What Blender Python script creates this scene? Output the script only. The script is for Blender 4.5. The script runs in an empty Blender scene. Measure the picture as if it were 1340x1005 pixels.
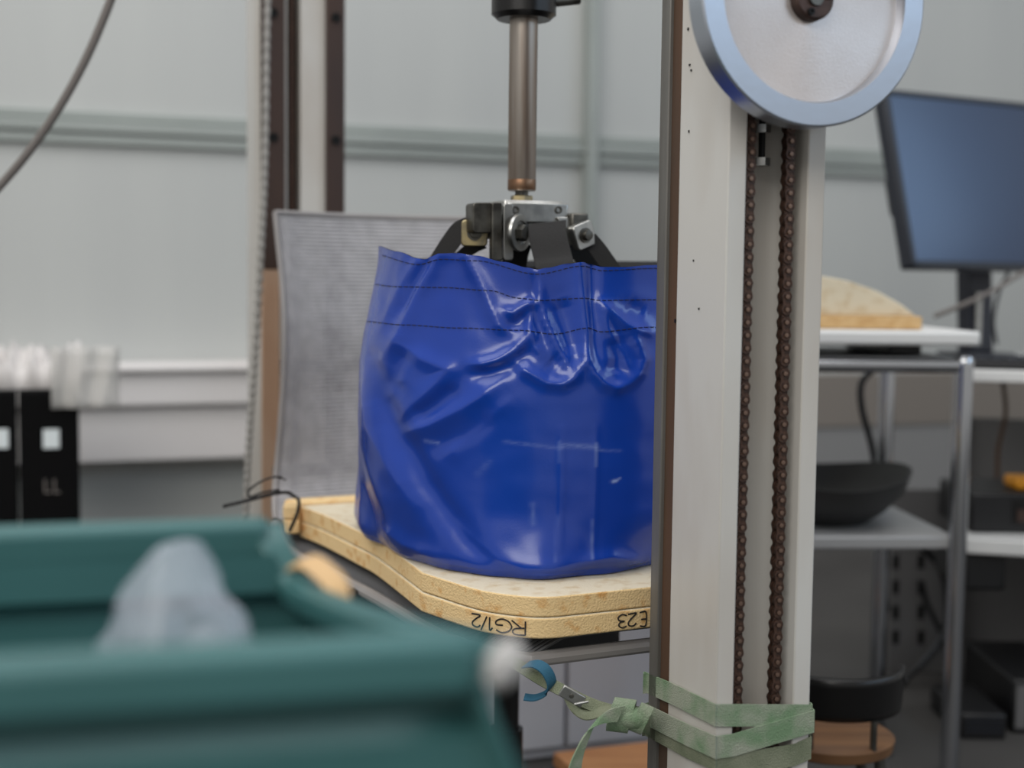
import bpy, math, random
from mathutils import Vector, Matrix, noise
random.seed(7)
D = bpy.data; C = bpy.context.scene.collection
sin, cos, pi = math.sin, math.cos, math.pi
R = math.radians
# ------------------------------------------------------------------ camera
FPX = 1800.0
CAMZ = 0.90
cam_d = D.cameras.new('camera'); cam = D.objects.new('camera', cam_d); C.objects.link(cam)
cam_d.sensor_width = 36; cam_d.lens = 36*FPX/1340
cam_d.clip_start = 0.05
MAT = Matrix.Translation((0, 0, CAMZ)) @ Matrix.Rotation(R(90-4.53), 4, 'X') @ Matrix.Rotation(R(0.66), 4, 'Z')
cam.matrix_world = MAT
cam_d.dof.use_dof = True; cam_d.dof.focus_distance = 1.50; cam_d.dof.aperture_fstop = 2.7
bpy.context.scene.camera = cam
# ------------------------------------------------------------------ light
w = D.worlds.new('hall_daylight'); bpy.context.scene.world = w; w.use_nodes = True
w.node_tree.nodes['Background'].inputs[0].default_value = (0.91, 0.90, 0.875, 1)
w.node_tree.nodes['Background'].inputs[1].default_value = 0.50
def area(name, loc, aim, sx, sy, power, col):
    l = D.lights.new(name, 'AREA'); l.shape = 'RECTANGLE'; l.size = sx; l.size_y = sy; l.energy = power; l.color = col
    o = D.objects.new(name, l); C.objects.link(o); o.location = loc
    o.rotation_euler = (Vector(aim)-Vector(loc)).to_track_quat('-Z', 'Y').to_euler()
    return o
area('window_daylight', (4.8, -0.65, 3.0), (-5, -0.65, 2.7), 6.2, 1.1, 62, (0.52, 0.74, 1.0))
area('skylight_fill', (-0.6, 1.6, 4.4), (-0.6, 1.6, 0), 5.0, 3.0, 118, (0.98, 0.98, 1.0))
area('skylight_fill', (-1.6, -2.4, 3.6), (0.0, 1.7, 0.7), 3.4, 2.0, 112, (1.0, 0.97, 0.92))  # added fill from behind the camera, brightening the camera-facing sides
sc = bpy.context.scene
sc.view_settings.view_transform = 'Standard'; sc.view_settings.look = 'None'
sc.view_settings.exposure = 0.0; sc.view_settings.gamma = 1.0; sc.view_settings.use_curve_mapping = False
# ------------------------------------------------------------------ pixel helpers (1340 x 1005 frame)
MI = MAT.inverted(); ORG = Vector((0, 0, CAMZ)); M3 = MAT.to_3x3()
def ray(x, y): return (M3 @ Vector(((x-670)/FPX, (502.5-y)/FPX, -1))).normalized()
def py(x, y, Y): d = ray(x, y); return ORG + d*(Y/d.y)             # on the plane at distance Y
def pz(x, y, z): d = ray(x, y); return ORG + d*((z-CAMZ)/d.z)      # on the plane at height z
def pp(x, y, P, N): d = ray(x, y); return ORG + d*((P-ORG).dot(N)/d.dot(N))
def px(p): q = MI @ p; return (670+FPX*q.x/-q.z, 502.5-FPX*q.y/-q.z)
def V(*a): return Vector(a)
Z = V(0, 0, 1)
# ------------------------------------------------------------------ mesh builder
class MB:
    def __init__(s): s.v = []; s.f = []
    def add(s, vs, fs):
        b = len(s.v); s.v += [Vector(p) for p in vs]; s.f += [tuple(i+b for i in f) for f in fs]
    def box(s, c, hx, hy, hz, U=V(1, 0, 0), W=V(0, 1, 0), T=Z):
        c = Vector(c); vs = [c+U*(hx*a)+W*(hy*b)+T*(hz*d) for a in (-1, 1) for b in (-1, 1) for d in (-1, 1)]
        s.add(vs, [(0, 1, 3, 2), (4, 6, 7, 5), (0, 4, 5, 1), (2, 3, 7, 6), (0, 2, 6, 4), (1, 5, 7, 3)])
    def prism(s, poly, off):
        n = len(poly); off = Vector(off); a = [Vector(p) for p in poly]
        s.add(a+[p+off for p in a], [tuple(range(n))[::-1], tuple(range(n, 2*n))]+[(i, (i+1) % n, n+(i+1) % n, n+i) for i in range(n)])
    def tube(s, pts, r, k=10, cap=True):
        pts = [Vector(p) for p in pts]; n = len(pts); rr = r if isinstance(r, (list, tuple)) else [r]*n
        t0 = (pts[1]-pts[0]).normalized(); a = t0.orthogonal().normalized(); vs = []; fs = []
        for i, p in enumerate(pts):
            t = (pts[min(i+1, n-1)]-pts[max(i-1, 0)]).normalized()
            a = (a-t*a.dot(t)).normalized(); b = t.cross(a)
            vs += [p+(a*cos(2*pi*j/k)+b*sin(2*pi*j/k))*rr[i] for j in range(k)]
        for i in range(n-1):
            for j in range(k): fs.append((i*k+j, i*k+(j+1) % k, (i+1)*k+(j+1) % k, (i+1)*k+j))
        if cap: fs += [tuple(range(k))[::-1], tuple(range((n-1)*k, n*k))]
        s.add(vs, fs)
    def lathe(s, c, ax, prof, k=64, close=False):
        c = Vector(c); ax = Vector(ax).normalized(); a = ax.orthogonal().normalized(); b = ax.cross(a)
        n = len(prof); vs = []; fs = []
        for h, r in prof: vs += [c+ax*h+(a*cos(2*pi*j/k)+b*sin(2*pi*j/k))*r for j in range(k)]
        for i in range(n-1):
            for j in range(k): fs.append((i*k+j, i*k+(j+1) % k, (i+1)*k+(j+1) % k, (i+1)*k+j))
        fs += [tuple(range(k))[::-1], tuple(range((n-1)*k, n*k))]
        s.add(vs, fs)
    def ribbon(s, pts, wid, th):
        # flat band: pts list of centre points, wid list of across-vectors (half width), th thickness
        pts = [Vector(p) for p in pts]; n = len(pts); vs = []; fs = []
        for i, p in enumerate(pts):
            t = (pts[min(i+1, n-1)]-pts[max(i-1, 0)]).normalized(); q = Vector(wid[i] if isinstance(wid, list) else wid)
            m = t.cross(q).normalized()*(th/2)
            vs += [p-q-m, p+q-m, p+q+m, p-q+m]
        for i in range(n-1):
            for j in range(4): fs.append((i*4+j, i*4+(j+1) % 4, i*4+4+(j+1) % 4, i*4+4+j))
        fs += [(3, 2, 1, 0), tuple(range(4*n-4, 4*n))]
        s.add(vs, fs)
    def grid(s, rows, closed=False):
        n = len(rows); m = len(rows[0]); vs = [p for r in rows for p in r]; fs = []
        for i in range(n-1):
            for j in range(m if closed else m-1): fs.append((i*m+j, i*m+(j+1) % m, (i+1)*m+(j+1) % m, (i+1)*m+j))
        s.add(vs, fs)
def mesh(mb, name, ang=35):
    me = D.meshes.new(name); me.from_pydata(mb.v, [], mb.f); me.validate(); me.update()
    import bmesh
    bm = bmesh.new(); bm.from_mesh(me); bmesh.ops.recalc_face_normals(bm, faces=bm.faces); bm.to_mesh(me); bm.free()
    me.shade_smooth(); me.set_sharp_from_angle(angle=R(ang))
    return me
def obj(name, mb, mat, parent=None, bevel=0, ang=35, solid=0, label=None):
    me = mb if isinstance(mb, bpy.types.Mesh) else mesh(mb, name, ang)
    if not me.materials: me.materials.append(M[mat])
    o = D.objects.new(name, me); C.objects.link(o)
    if bevel:
        m = o.modifiers.new('bevel', 'BEVEL'); m.width = bevel; m.segments = 2; m.limit_method = 'ANGLE'; m.angle_limit = R(40)
    if solid:
        m = o.modifiers.new('solid', 'SOLIDIFY'); m.thickness = solid; m.offset = 0
    if parent is not None: adopt(o, parent)
    if label: o['label'] = label
    return o
def adopt(o, parent):
    o.parent = parent
    b = Matrix.Identity(4); p = parent
    while p is not None: b = Matrix.Translation(p.location) @ b; p = p.parent if p.parent else None
    if parent.type == 'EMPTY': o.matrix_parent_inverse = Matrix.Translation(-parent.location)
def tag(o, label, cat, group=None, kind=None):
    o['label'] = label; o['category'] = cat
    if group: o['group'] = group
    if kind: o['kind'] = kind
    return o
def thing(name, loc, label, cat, group=None):
    o = D.objects.new(name, None); C.objects.link(o); o.location = loc; o.empty_display_size = 0.05
    return tag(o, label, cat, group)
def struct(name, mb, mat, label=None, **k):
    o = obj(name, mb, mat, None, **k); o['kind'] = 'structure'
    if label: o['label'] = label
    return o
def rounded(poly, r, k=5):
    out = []; n = len(poly)
    for i in range(n):
        p = Vector(poly[i]); a = Vector(poly[i-1])-p; b = Vector(poly[(i+1) % n])-p
        d = min(r, a.length*.45, b.length*.45); A = p+a.normalized()*d; B = p+b.normalized()*d
        for j in range(k+1):
            t = j/k; out.append(A*(1-t)**2+p*2*t*(1-t)+B*t*t)
    return out
def spline(pts, n=8):
    pts = [Vector(p) for p in pts]; out = []
    for i in range(len(pts)-1):
        p0 = pts[max(i-1, 0)]; p1 = pts[i]; p2 = pts[i+1]; p3 = pts[min(i+2, len(pts)-1)]
        for j in range(n):
            t = j/n; out.append(.5*((2*p1)+(p2-p0)*t+(2*p0-5*p1+4*p2-p3)*t*t+(3*p1-p0-3*p2+p3)*t**3))
    return out+[pts[-1]]
# ------------------------------------------------------------------ materials
M = {}
def srgb(r, g, b):
    f = lambda c: c/12.92 if c <= .04045 else ((c+.055)/1.055)**2.4
    return (f(r/255), f(g/255), f(b/255), 1)
def mat(name, col, rough=.6, metal=0, col2=None, scale=20, amt=.5, bump=0, bscale=None, stretch=(1, 1, 1), coat=0, trans=0, detail=4, lo=.35, hi=.65, alpha=1, spec=None, sss=0):
    m = D.materials.new(name); m.use_nodes = True; M[name] = m; nt = m.node_tree; b = nt.nodes['Principled BSDF']
    b.inputs['Base Color'].default_value = srgb(*col); b.inputs['Roughness'].default_value = rough; b.inputs['Metallic'].default_value = metal
    b.inputs['Coat Weight'].default_value = coat; b.inputs['Coat Roughness'].default_value = .15
    if trans: b.inputs['Transmission Weight'].default_value = trans
    if alpha < 1: b.inputs['Alpha'].default_value = alpha
    if spec is not None: b.inputs['Specular IOR Level'].default_value = spec
    tc = nt.nodes.new('ShaderNodeTexCoord'); mp = nt.nodes.new('ShaderNodeMapping'); mp.inputs['Scale'].default_value = stretch
    nt.links.new(tc.outputs['Object'], mp.inputs['Vector'])
    if col2:
        n = nt.nodes.new('ShaderNodeTexNoise'); n.inputs['Scale'].default_value = scale; n.inputs['Detail'].default_value = detail
        nt.links.new(mp.outputs[0], n.inputs['Vector'])
        r = nt.nodes.new('ShaderNodeValToRGB'); r.color_ramp.elements[0].position = lo; r.color_ramp.elements[1].position = hi
        r.color_ramp.elements[0].color = srgb(*col); r.color_ramp.elements[1].color = srgb(*col2)
        nt.links.new(n.outputs['Fac'], r.inputs[0]); nt.links.new(r.outputs[0], b.inputs['Base Color'])
    if bump:
        n2 = nt.nodes.new('ShaderNodeTexNoise'); n2.inputs['Scale'].default_value = bscale or scale*3; n2.inputs['Detail'].default_value = 3
        nt.links.new(mp.outputs[0], n2.inputs['Vector'])
        bp = nt.nodes.new('ShaderNodeBump'); bp.inputs['Strength'].default_value = bump; bp.inputs['Distance'].default_value = .002
        nt.links.new(n2.outputs['Fac'], bp.inputs['Height']); nt.links.new(bp.outputs[0], b.inputs['Normal'])
    return m
mat('wall_paint', (188, 190, 187), .5, col2=(182, 184, 182), scale=1.2, stretch=(3, 3, .4))
mat('wall_rail', (158, 164, 160), .5, col2=(150, 156, 152), scale=3)
mat('trunk_white', (226, 222, 220), .5, col2=(218, 212, 208), scale=2)
mat('concrete', (76, 74, 72), .7, col2=(66, 64, 62), scale=3, bump=.1)  # grey deepened so the colour carries the shade under trolley and desk
mat('column_paint', (208, 206, 201), .42, col2=(184, 174, 162), scale=7, stretch=(1, 1, .35), bump=.12, bscale=60, lo=.4, hi=.8)
mat('rail_steel', (122, 120, 116), .45, .3, col2=(98, 95, 90), scale=30, stretch=(1, 1, .1))
mat('rail_rust', (76, 60, 48), .7, .1, col2=(92, 64, 44), scale=18, stretch=(1, 1, .25), bump=.3)
mat('rail_dark', (62, 52, 50), .45, .5, col2=(78, 60, 52), scale=6, stretch=(1, 1, .3))
mat('rail_tan', (196, 178, 158), .6, 0, col2=(168, 134, 108), scale=6, stretch=(1, 1, .3))
mat('bolt_black', (28, 28, 28), .5, .6)
mat('chain_rust', (86, 62, 50), .5, .4, col2=(52, 38, 32), scale=260, bump=.3, bscale=500)
mat('chain_pin', (128, 104, 90), .4, .6)
mat('zinc', (190, 190, 186), .32, .95, col2=(160, 160, 158), scale=60)
mat('zinc_yellow', (186, 170, 128), .4, .9, col2=(140, 132, 112), scale=60)
mat('alu_bright', (186, 192, 202), .30, .95, col2=(186, 192, 202), scale=12, bump=.04, bscale=90)
mat('alu_cast', (222, 216, 214), .5, .6, col2=(208, 199, 195), scale=9, bump=.12, bscale=700)
mat('hub_brown', (84, 66, 60), .45, .6, col2=(62, 50, 46), scale=60)
mat('rod_steel', (168, 160, 152), .36, .85, col2=(140, 124, 112), scale=14, stretch=(6, 6, .35), bump=.05)
mat('rod_brown', (140, 112, 90), .4, .9, col2=(110, 80, 60), scale=40)
mat('black_gloss', (26, 25, 25), .3, .2)
mat('black_plastic', (22, 22, 24), .45)
mat('black_web', (38, 37, 37), .75, bump=.5, bscale=900)
mat('dark_steel', (112, 110, 104), .4, .9, col2=(70, 68, 64), scale=40)
mat('cable_grey', (112, 106, 102), .6)
mat('hose_grey', (150, 147, 142), .55)
mat('foam', (240, 208, 154), .95, col2=(216, 160, 90), scale=55, detail=8, lo=.54, hi=.72, bump=.7, bscale=420)
mat('foam_skin', (224, 212, 186), .9, col2=(206, 184, 146), scale=60, detail=6, lo=.5, hi=.75, bump=.4, bscale=400)
mat('marker', (40, 34, 30), .8)
mat('mesh_grey', (176, 174, 176), .6, col2=(160, 158, 160), scale=40)
mat('mesh_dark', (92, 92, 94), .65)
mat('frame_grey', (152, 148, 146), .4, col2=(140, 136, 134), scale=8)
mat('strap_green', (160, 166, 148), .9, col2=(118, 146, 112), scale=26, bump=.8, bscale=700, lo=.4, hi=.62)
mat('strap_olive', (136, 140, 118), .9, col2=(110, 118, 94), scale=26, bump=.8, bscale=700)
mat('strap_blue', (36, 92, 118), .7, bump=.5, bscale=700)
mat('crate_teal', (60, 106, 106), .45, col2=(54, 98, 98), scale=5, bump=.1)
mat('film', (216, 224, 236), .15, alpha=.32)
mat('tape_tan', (206, 170, 122), .6)
mat('paper_white', (226, 224, 222), .7, alpha=.7)
mat('bubble', (236, 232, 230), .25, alpha=.8)
mat('frosted', (222, 220, 216), .5, alpha=.55)
mat('tower_black', (7, 7, 8), .8, spec=.15)
mat('label_white', (232, 240, 242), .6)
mat('screen', (14, 22, 46), .30, spec=1.0, coat=.5); M['screen'].node_tree.nodes['Principled BSDF'].inputs['Specular Tint'].default_value = (.45, .65, 1, 1)
mat('bezel', (30, 34, 44), .4)
mat('table_white', (226, 226, 224), .45)
mat('chrome', (190, 192, 196), .16, 1.0)
mat('shelf_grey', (170, 170, 170), .4, .3)
mat('dish_black', (44, 44, 44), .55)
mat('panel_grey', (104, 103, 103), .6); mat('low_wall_grey', (140, 139, 138), .6); mat('low_wall_warm', (134, 126, 118), .6)  # panel grey darkened to hold the shade behind the trolley
mat('cabinet_grey', (206, 204, 208), .5)
mat('plywood', (196, 140, 92), .6, col2=(176, 118, 74), scale=6, stretch=(1, 8, 1))
mat('seat_wood_shaded', (124, 88, 56), .55, col2=(104, 72, 46), scale=6, stretch=(1, 8, 1))  # wood tone darkened to include the shade around the stool
mat('navy_edge', (36, 38, 48), .5)
mat('yellow_orange', (224, 150, 30), .5)
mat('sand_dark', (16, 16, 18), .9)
mat('stitch', (18, 28, 78), .8)
# bag vinyl with wear from the 'wear' attribute
m = mat('vinyl_blue', (18, 64, 166), .25, col2=(15, 58, 158), scale=5, bump=.05, bscale=500, coat=.25)
nt = m.node_tree; b = nt.nodes['Principled BSDF']; at_ = nt.nodes.new('ShaderNodeAttribute'); at_.attribute_name = 'wear'
mx = nt.nodes.new('ShaderNodeMix'); mx.data_type = 'RGBA'
src = b.inputs['Base Color'].links[0].from_socket
nt.links.new(src, mx.inputs['A']); mx.inputs['B'].default_value = srgb(150, 170, 220)
nt.links.new(at_.outputs['Fac'], mx.inputs['Factor']); nt.links.new(mx.outputs['Result'], b.inputs['Base Color'])
# ------------------------------------------------------------------ frames of the place
TH = R(20); U = V(cos(TH), sin(TH), 0); N = V(sin(TH), -cos(TH), 0)       # machine, wall
TC = R(25.5); UC = V(cos(TC), sin(TC), 0); NC = V(sin(TC), -cos(TC), 0)   # chair
# ------------------------------------------------------------------ setting
mb = MB(); mb.box((0, 2.6, -.05), 6, 5, .05); struct('floor', mb, 'concrete', 'grey concrete workshop floor')
W0 = V(0, 4.25, 0)
mb = MB(); mb.box(W0-N*.05+Z*1.6, 6.5, .05, 1.6, U, N); struct('wall_back', mb, 'wall_paint', 'pale grey painted panel wall')
def wp(x, y, off=0): return pp(x, y, W0+N*off, N)
zr = wp(330, 176).z
mb = MB()
for dz, h, o in ((.030, .012, .018), (0, .016, .03), (-.034, .014, .022)):
    mb.box(W0+Z*(zr+dz)+N*o/2, 6.0, o/2, h, U, N)
struct('trim_1', mb, 'wall_rail', 'grey horizontal rail along the wall', bevel=.004)
p = wp(767, 200); mb = MB(); mb.box(V(p.x, p.y, 1.6)+N*.03, .017, .03, 1.6, U, N); struct('trim_2', mb, 'wall_rail', 'grey vertical post on the wall', bevel=.004)
a = wp(60, 540); bq = wp(560, 540)
z1 = wp(220, 476, .14).z; z2 = wp(220, 532, .14).z; z3 = wp(220, 603, .12).z
mid = (a+bq)/2; hl = (bq-a).length/2+.5
mb = MB(); mb.box(V(mid.x, mid.y, (z2+z3)/2)+N*.06-U*.4, hl, .06, (z2-z3)/2, U, N)
o = struct('trim_3', mb, 'trunk_white', 'white cable trunking box low on the wall', bevel=.006)
mb = MB(); mb.box(V(mid.x, mid.y, (z1+z2)/2)+N*.075-U*.4, hl, .075, (z1-z2)/2, U, N)
mb.box(V(mid.x, mid.y, z1-.012)+N*.16-U*.4, hl, .012, .012, U, N)
obj('sill', mb, 'trunk_white', o, bevel=.01)
zd1 = wp(1150, 556).z; zd2 = wp(1150, 488).z; dc_ = wp(1250, 600); dc_ = V(dc_.x, dc_.y, 0)  # lower wall drawn in two darker tones than the wall above
mb = MB(); mb.box(dc_+N*.008+Z*zd1/2, 1.3, .008, zd1/2, U, N); struct('trim_4', mb, 'low_wall_grey', 'grey lower wall behind the trolley', bevel=.002)
mb = MB(); mb.box(dc_+N*.012+Z*(zd1+zd2)/2, 1.3, .012, (zd2-zd1)/2, U, N); struct('trim_5', mb, 'low_wall_warm', 'brownish grey wall strip behind the trolley', bevel=.002)
# ------------------------------------------------------------------ right machine column
FL = py(945, 560, 1.33); FL.z = 0
def fa(a, b, z): return FL+U*a-N*b+Z*z                     # a across, b back, z up
W_ = .108; DPT = .104; T_ = .020; E_ = .052
HT = 2.0
col = thing('machine_column', FL+U*W_/2-N*.07, 'off-white painted steel column with an open chain slot and a rusty rail edge', 'column')
sec = [(0, 0), (T_, 0)]+[(T_+.010*(1-cos(t*pi/10)), E_-.012+.012*sin(t*pi/10)) for t in range(6)]
rs = [(W_-T_-.016*(1-sin(t*pi/10)), E_-.016*(1-cos(t*pi/10))) for t in range(6)]
sec = [(0, 0), (T_, 0), (T_, E_)]+[(W_-T_-.018+.018*sin(t*pi/12), E_-.018+.018*cos(t*pi/12)) for t in range(7)]+[(W_-T_, 0), (W_, 0), (W_, DPT), (0, DPT)]
mb = MB(); mb.prism([fa(x, y, 0) for x, y in sec], Z*HT); obj('channel', mb, 'column_paint', col, bevel=.0016, ang=25)
for a0 in (0.0, W_-.034):
    mb = MB(); mb.box(fa(a0+.017, DPT+.011, HT/2), .0155, .011, HT/2, U, N); obj('rail_gap_strip', mb, 'rail_rust', col)  # rust-brown strip, its dark tone standing in for the shadow gap
    mb = MB(); mb.box(fa(a0+.016, DPT+.022+.010, HT/2), .019, .010, HT/2, U, N); obj('guide_rail', mb, 'rail_steel', col, bevel=.0015)
zb = [pp(1000, y, FL-N*.03, N).z for y in (150, 170, 212)]
pb = pp(997, 190, FL-N*.03, N); ab = (pb-FL).dot(U)
mb = MB(); mb.box(fa(.054, .03, zb[0]+.05), .027, .026, .052, U, N); obj('tension_bracket', mb, 'black_plastic', col, bevel=.002)
tb = MB(); tb.tube([fa(ab, .03, zb[2]-.004), fa(ab, .03, zb[0]+.01)], .0035, 10); o = obj('tension_bolt', tb, 'bolt_black', col)
mb = MB(); mb.lathe(fa(ab, .03, zb[1]-.003), Z, [(0, .006), (0, .0085), (.008, .0085), (.008, .006)], 6); obj('hex_head', mb, 'zinc', o, ang=20)
mb = MB(); mb.lathe(fa(ab, .03, zb[2]-.004), Z, [(0, .006), (0, .0085), (.008, .0085), (.008, .006)], 6); obj('hex_nut', mb, 'zinc', o, ang=20)
# chips in the paint
mb = MB()
for (x, y) in ((905, 92), (903, 85), (901, 38), (909, 37), (902, 172), (908, 341), (884, 420), (915, 404), (860, 650)):
    q = pp(x, y, FL, U); mb.box(q-U*.0004, .0006, .0007+.001*random.random(), .0008+.0014*random.random(), U, N)
obj('paint_chips', mb, 'bolt_black', col)['kind'] = 'stuff'
# ------------------------------------------------------------------ roller chain, two runs over a small sprocket
def plate(cz, pitch, r, waist, d0, d1, mb):
    pts = []
    for k in range(13):
        t = -pi/2*1.0+k*pi/12; pts.append((r*sin(t)*1.0, pitch/2+r*cos(t)))
    pts.append((waist, 0))
    for k in range(13):
        t = pi/2-k*pi/12; pts.append((r*sin(t), -pitch/2-r*cos(t)))
    pts.append((-waist, 0))
    # order: top arc left->right, waist right, bottom arc right->left, waist left
    mb.prism([U*x+Z*z+N*d0 for x, z in pts], N*(d1-d0))
PIT = .01270
mo = MB(); plate(0, PIT, .0056, .0040, .0036, .0050, mo); plate(0, PIT, .0056, .0040, -.0050, -.0036, mo)
for s in (-1, 1): mo.lathe(Z*s*PIT/2-N*.0060, N, [(0, .0018), (0, .0022), (.0118, .0022), (.0122, .0017)], 8)
mi = MB(); plate(0, PIT, .0058, .0042, .0018, .0032, mi); plate(0, PIT, .0058, .0042, -.0032, -.0018, mi)
for s in (-1, 1): mi.lathe(Z*s*PIT/2-N*.0020, N, [(0, .003), (0, .0041), (.004, .0041), (.004, .003)], 8)
mo = mesh(mo, 'outer_link'); mi = mesh(mi, 'inner_link'); mo.materials.append(M['chain_rust']); mi.materials.append(M['chain_rust'])
mp_ = MB()
for s in (-1, 1): mp_.lathe(Z*s*PIT/2+N*.0060, N, [(0, .0015), (0, .0024), (.0006, .0022), (.0007, .0008)], 10)
mp_ = mesh(mp_, 'pin_heads'); mp_.materials.append(M['chain_pin'])
CB = .013
c1 = pp(971, 560, FL-N*CB, N); c2 = pp(1022, 560, FL-N*CB, N)
A1 = (c1-FL).dot(U); A2 = (c2-FL).dot(U); AM = (A1+A2)/2; RS = (A2-A1)/2
WC = pp(1069, -4, FL+N*.060, N); ZW = WC.z
chain = thing('roller_chain', fa(AM, CB, .36), 'rusty brown roller chain hanging in two runs inside the column slot', 'chain')
k = 0
for aa in (A1, A2):
    z = ZW-.004
    while z > .36:
        o = obj('link', mo if k % 2 else mi, None, chain); o.location = fa(aa, CB, z)
        if k % 2:
            q = obj('pin_head', mp_, None, o)
        z -= PIT; k += 1
# ------------------------------------------------------------------ pulley wheel
wheel = thing('pulley_wheel', WC, 'round bright aluminium pulley wheel with a brown hub on top of the column', 'wheel')
RW = .1185
mb = MB(); mb.lathe(WC, -N, [(.004, RW*.80), (.0, RW*.815), (0, RW-.002), (.0015, RW), (.026, RW), (.028, RW-.002), (.028, RW*.8), (.0135, RW*.80)], 128)
mb.f = mb.f[:-2]
k = 128; n = 8; mb.f += [((n-1)*k+j, (n-1)*k+(j+1) % k, (j+1) % k, j) for j in range(k)]
obj('rim', mb, 'alu_bright', wheel, ang=30)
mb = MB(); mb.lathe(V(0, 0, 0), Z, [(.013, .004), (.0125, .02), (.012, RW*.802), (.022, RW*.802), (.022, .01)], 96); o = obj('web_disc', mb, 'alu_cast', wheel, ang=30)
o.rotation_euler = (-N).to_track_quat('Z', 'Y').to_euler(); o.location = WC
nt = M['alu_cast'].node_tree; b = nt.nodes['Principled BSDF']; b.inputs['Anisotropic'].default_value = .75; b.inputs['Metallic'].default_value = .6; b.inputs['Roughness'].default_value = .38
tg = nt.nodes.new('ShaderNodeTangent'); tg.direction_type = 'RADIAL'; tg.axis = 'Z'; nt.links.new(tg.outputs[0], b.inputs['Tangent'])
mb = MB(); mb.lathe(WC, -N, [(.002, .004), (.002, .018), (.004, .0205), (.013, .021), (.013, .004)], 48); h = obj('hub', mb, 'hub_brown', wheel, ang=30)
mb = MB(); mb.lathe(WC, -N, [(-.001, .002), (-.001, .0075), (.003, .008), (.003, .002)], 24); obj('axle_end', mb, 'dark_steel', h)
for k in range(3):
    t = R(250+120*k); q = WC+(U*cos(t)+Z*sin(t))*.0142
    mb = MB(); mb.lathe(q, -N, [(.0012, .0006), (-.0006, .0018), (-.0006, .0034), (.003, .0036), (.003, .001)], 14); obj('screw', mb, 'bolt_black', h)
mb = MB(); mb.tube([WC-N*.012, WC-N*.13], .009, 20); obj('axle', mb, 'dark_steel', wheel)
q = fa(AM, CB, ZW); mb = MB()
pts = []
for k in range(44):
    t = 2*pi*k/44; rr = RS-.0045 if k % 4 < 2 else RS+.001
    pts.append(q+(U*cos(t)+Z*sin(t))*rr-N*.0017)
mb.prism(pts, N*.0034); obj('sprocket', mb, 'dark_steel', wheel)
# ------------------------------------------------------------------ left machine column behind the chair
LC = py(341, 300, 2.47); LC.z = 0
def ga(a, b, z): return LC+U*a-N*b+Z*z
WL = .150; DL = .15
lcol = thing('machine_column', LC+U*WL/2-N*DL/2, 'grey steel column with two bolted dark rails, partly hidden by the mesh backrest', 'column')
sec = [(0, 0), (.048, 0), (.048, .06), (.072, .06), (.072, 0), (WL, 0), (WL, DL), (0, DL)]
mb = MB(); mb.prism([ga(x, y, 0) for x, y in sec], Z*HT); obj('channel', mb, 'column_paint', lcol, bevel=.0015)
zt = py(350, 352, 2.45).z
for a0, wd in ((0.000, .042), (.116, .034)):
    z0 = zt if a0 == 0 else 0.02
    mb = MB(); mb.box(ga(a0+wd/2, -.007, (z0+HT)/2), wd/2, .007, (HT-z0)/2, U, N); gr = obj('guide_rail', mb, 'rail_dark', lcol, bevel=.002)
    for yy in (15, 179):
        zc = py(370, yy, 2.45).z
        mb = MB(); mb.lathe(ga(a0+wd/2, -.014, zc), N, [(0, .003), (0, .0085), (.005, .008), (.005, .005), (.002, .0045)], 16); obj('bolt', mb, 'bolt_black', gr)
mb = MB(); mb.box(ga(.016, -.006, (.02+zt)/2), .016, .006, (zt-.02)/2, U, N); obj('guide_rail', mb, 'rail_tan', lcol, bevel=.002, label='rust-stained tan lower rail')
mb = MB(); mb.tube([ga(.060, .02, .1), ga(.060, .02, HT-.05)], .007, 8); obj('chain_run', mb, 'chain_rust', lcol)
# corrugated hose beside it
pth = spline([py(352, -60, 2.40), py(349, 60, 2.40), py(347, 200, 2.40), py(342, 320, 2.40), py(335, 450, 2.40), py(327, 560, 2.39), py(322, 660, 2.38), py(319, 800, 2.37), py(319, 960, 2.36)], 36)
mb = MB(); mb.tube(pth, [.0062 if i % 4 < 2 else .0048 for i in range(len(pth))], 10); 
tag(obj('corrugated_hose', mb, 'hose_grey', None, ang=60), 'thin grey corrugated hose hanging along the rear steel column', 'hose')
# overhead beam that carries the cylinder
BC = V(.04, 1.785, 0)
RODP = py(684, 140, 1.77)
pA = ga(WL/2, DL/2, HT+.06); pB = fa(W_/2, .07, HT+.06); dv = (pB-pA); dv.z = 0; dl = dv.length; dn = dv.normalized()
mb = MB(); mb.box((pA+pB)/2, dl/2+.12, .055, .06, dn, Z.cross(dn)); tag(obj('cross_beam', mb, 'column_paint', None, bevel=.006), 'off-white steel cross beam joining the tops of the two columns', 'beam')
# ------------------------------------------------------------------ cylinder rod
zc = py(684, 24, 1.77).z; zrb = py(682, 250, 1.77).z; zpl = py(682, 264, 1.77).z
cyl = thing('pneumatic_cylinder', V(RODP.x, RODP.y, zrb), 'vertical pneumatic cylinder with a worn steel rod and black end cap', 'cylinder')
P0 = V(RODP.x, RODP.y, 0)
mb = MB(); mb.lathe(P0+Z*zrb, Z, [(0, .006), (0, .0172), (.002, .0180), (zc-zrb+.02, .0180), (zc-zrb+.02, .006)], 40); rod = obj('rod', mb, 'rod_steel', cyl)
mb = MB(); mb.lathe(P0+Z*zrb, Z, [(.001, .010), (.001, .0176), (.002, .01815), (.014, .01815), (.0145, .0178)], 40); obj('rod_tip', mb, 'rod_brown', rod)
mb = MB(); mb.lathe(P0+Z*zc, Z, [(-.002, .019), (-.002, .034), (.002, .038), (.004, .041), (.06, .041), (.06, .02)], 48); obj('end_cap', mb, 'black_gloss', cyl)
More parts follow.
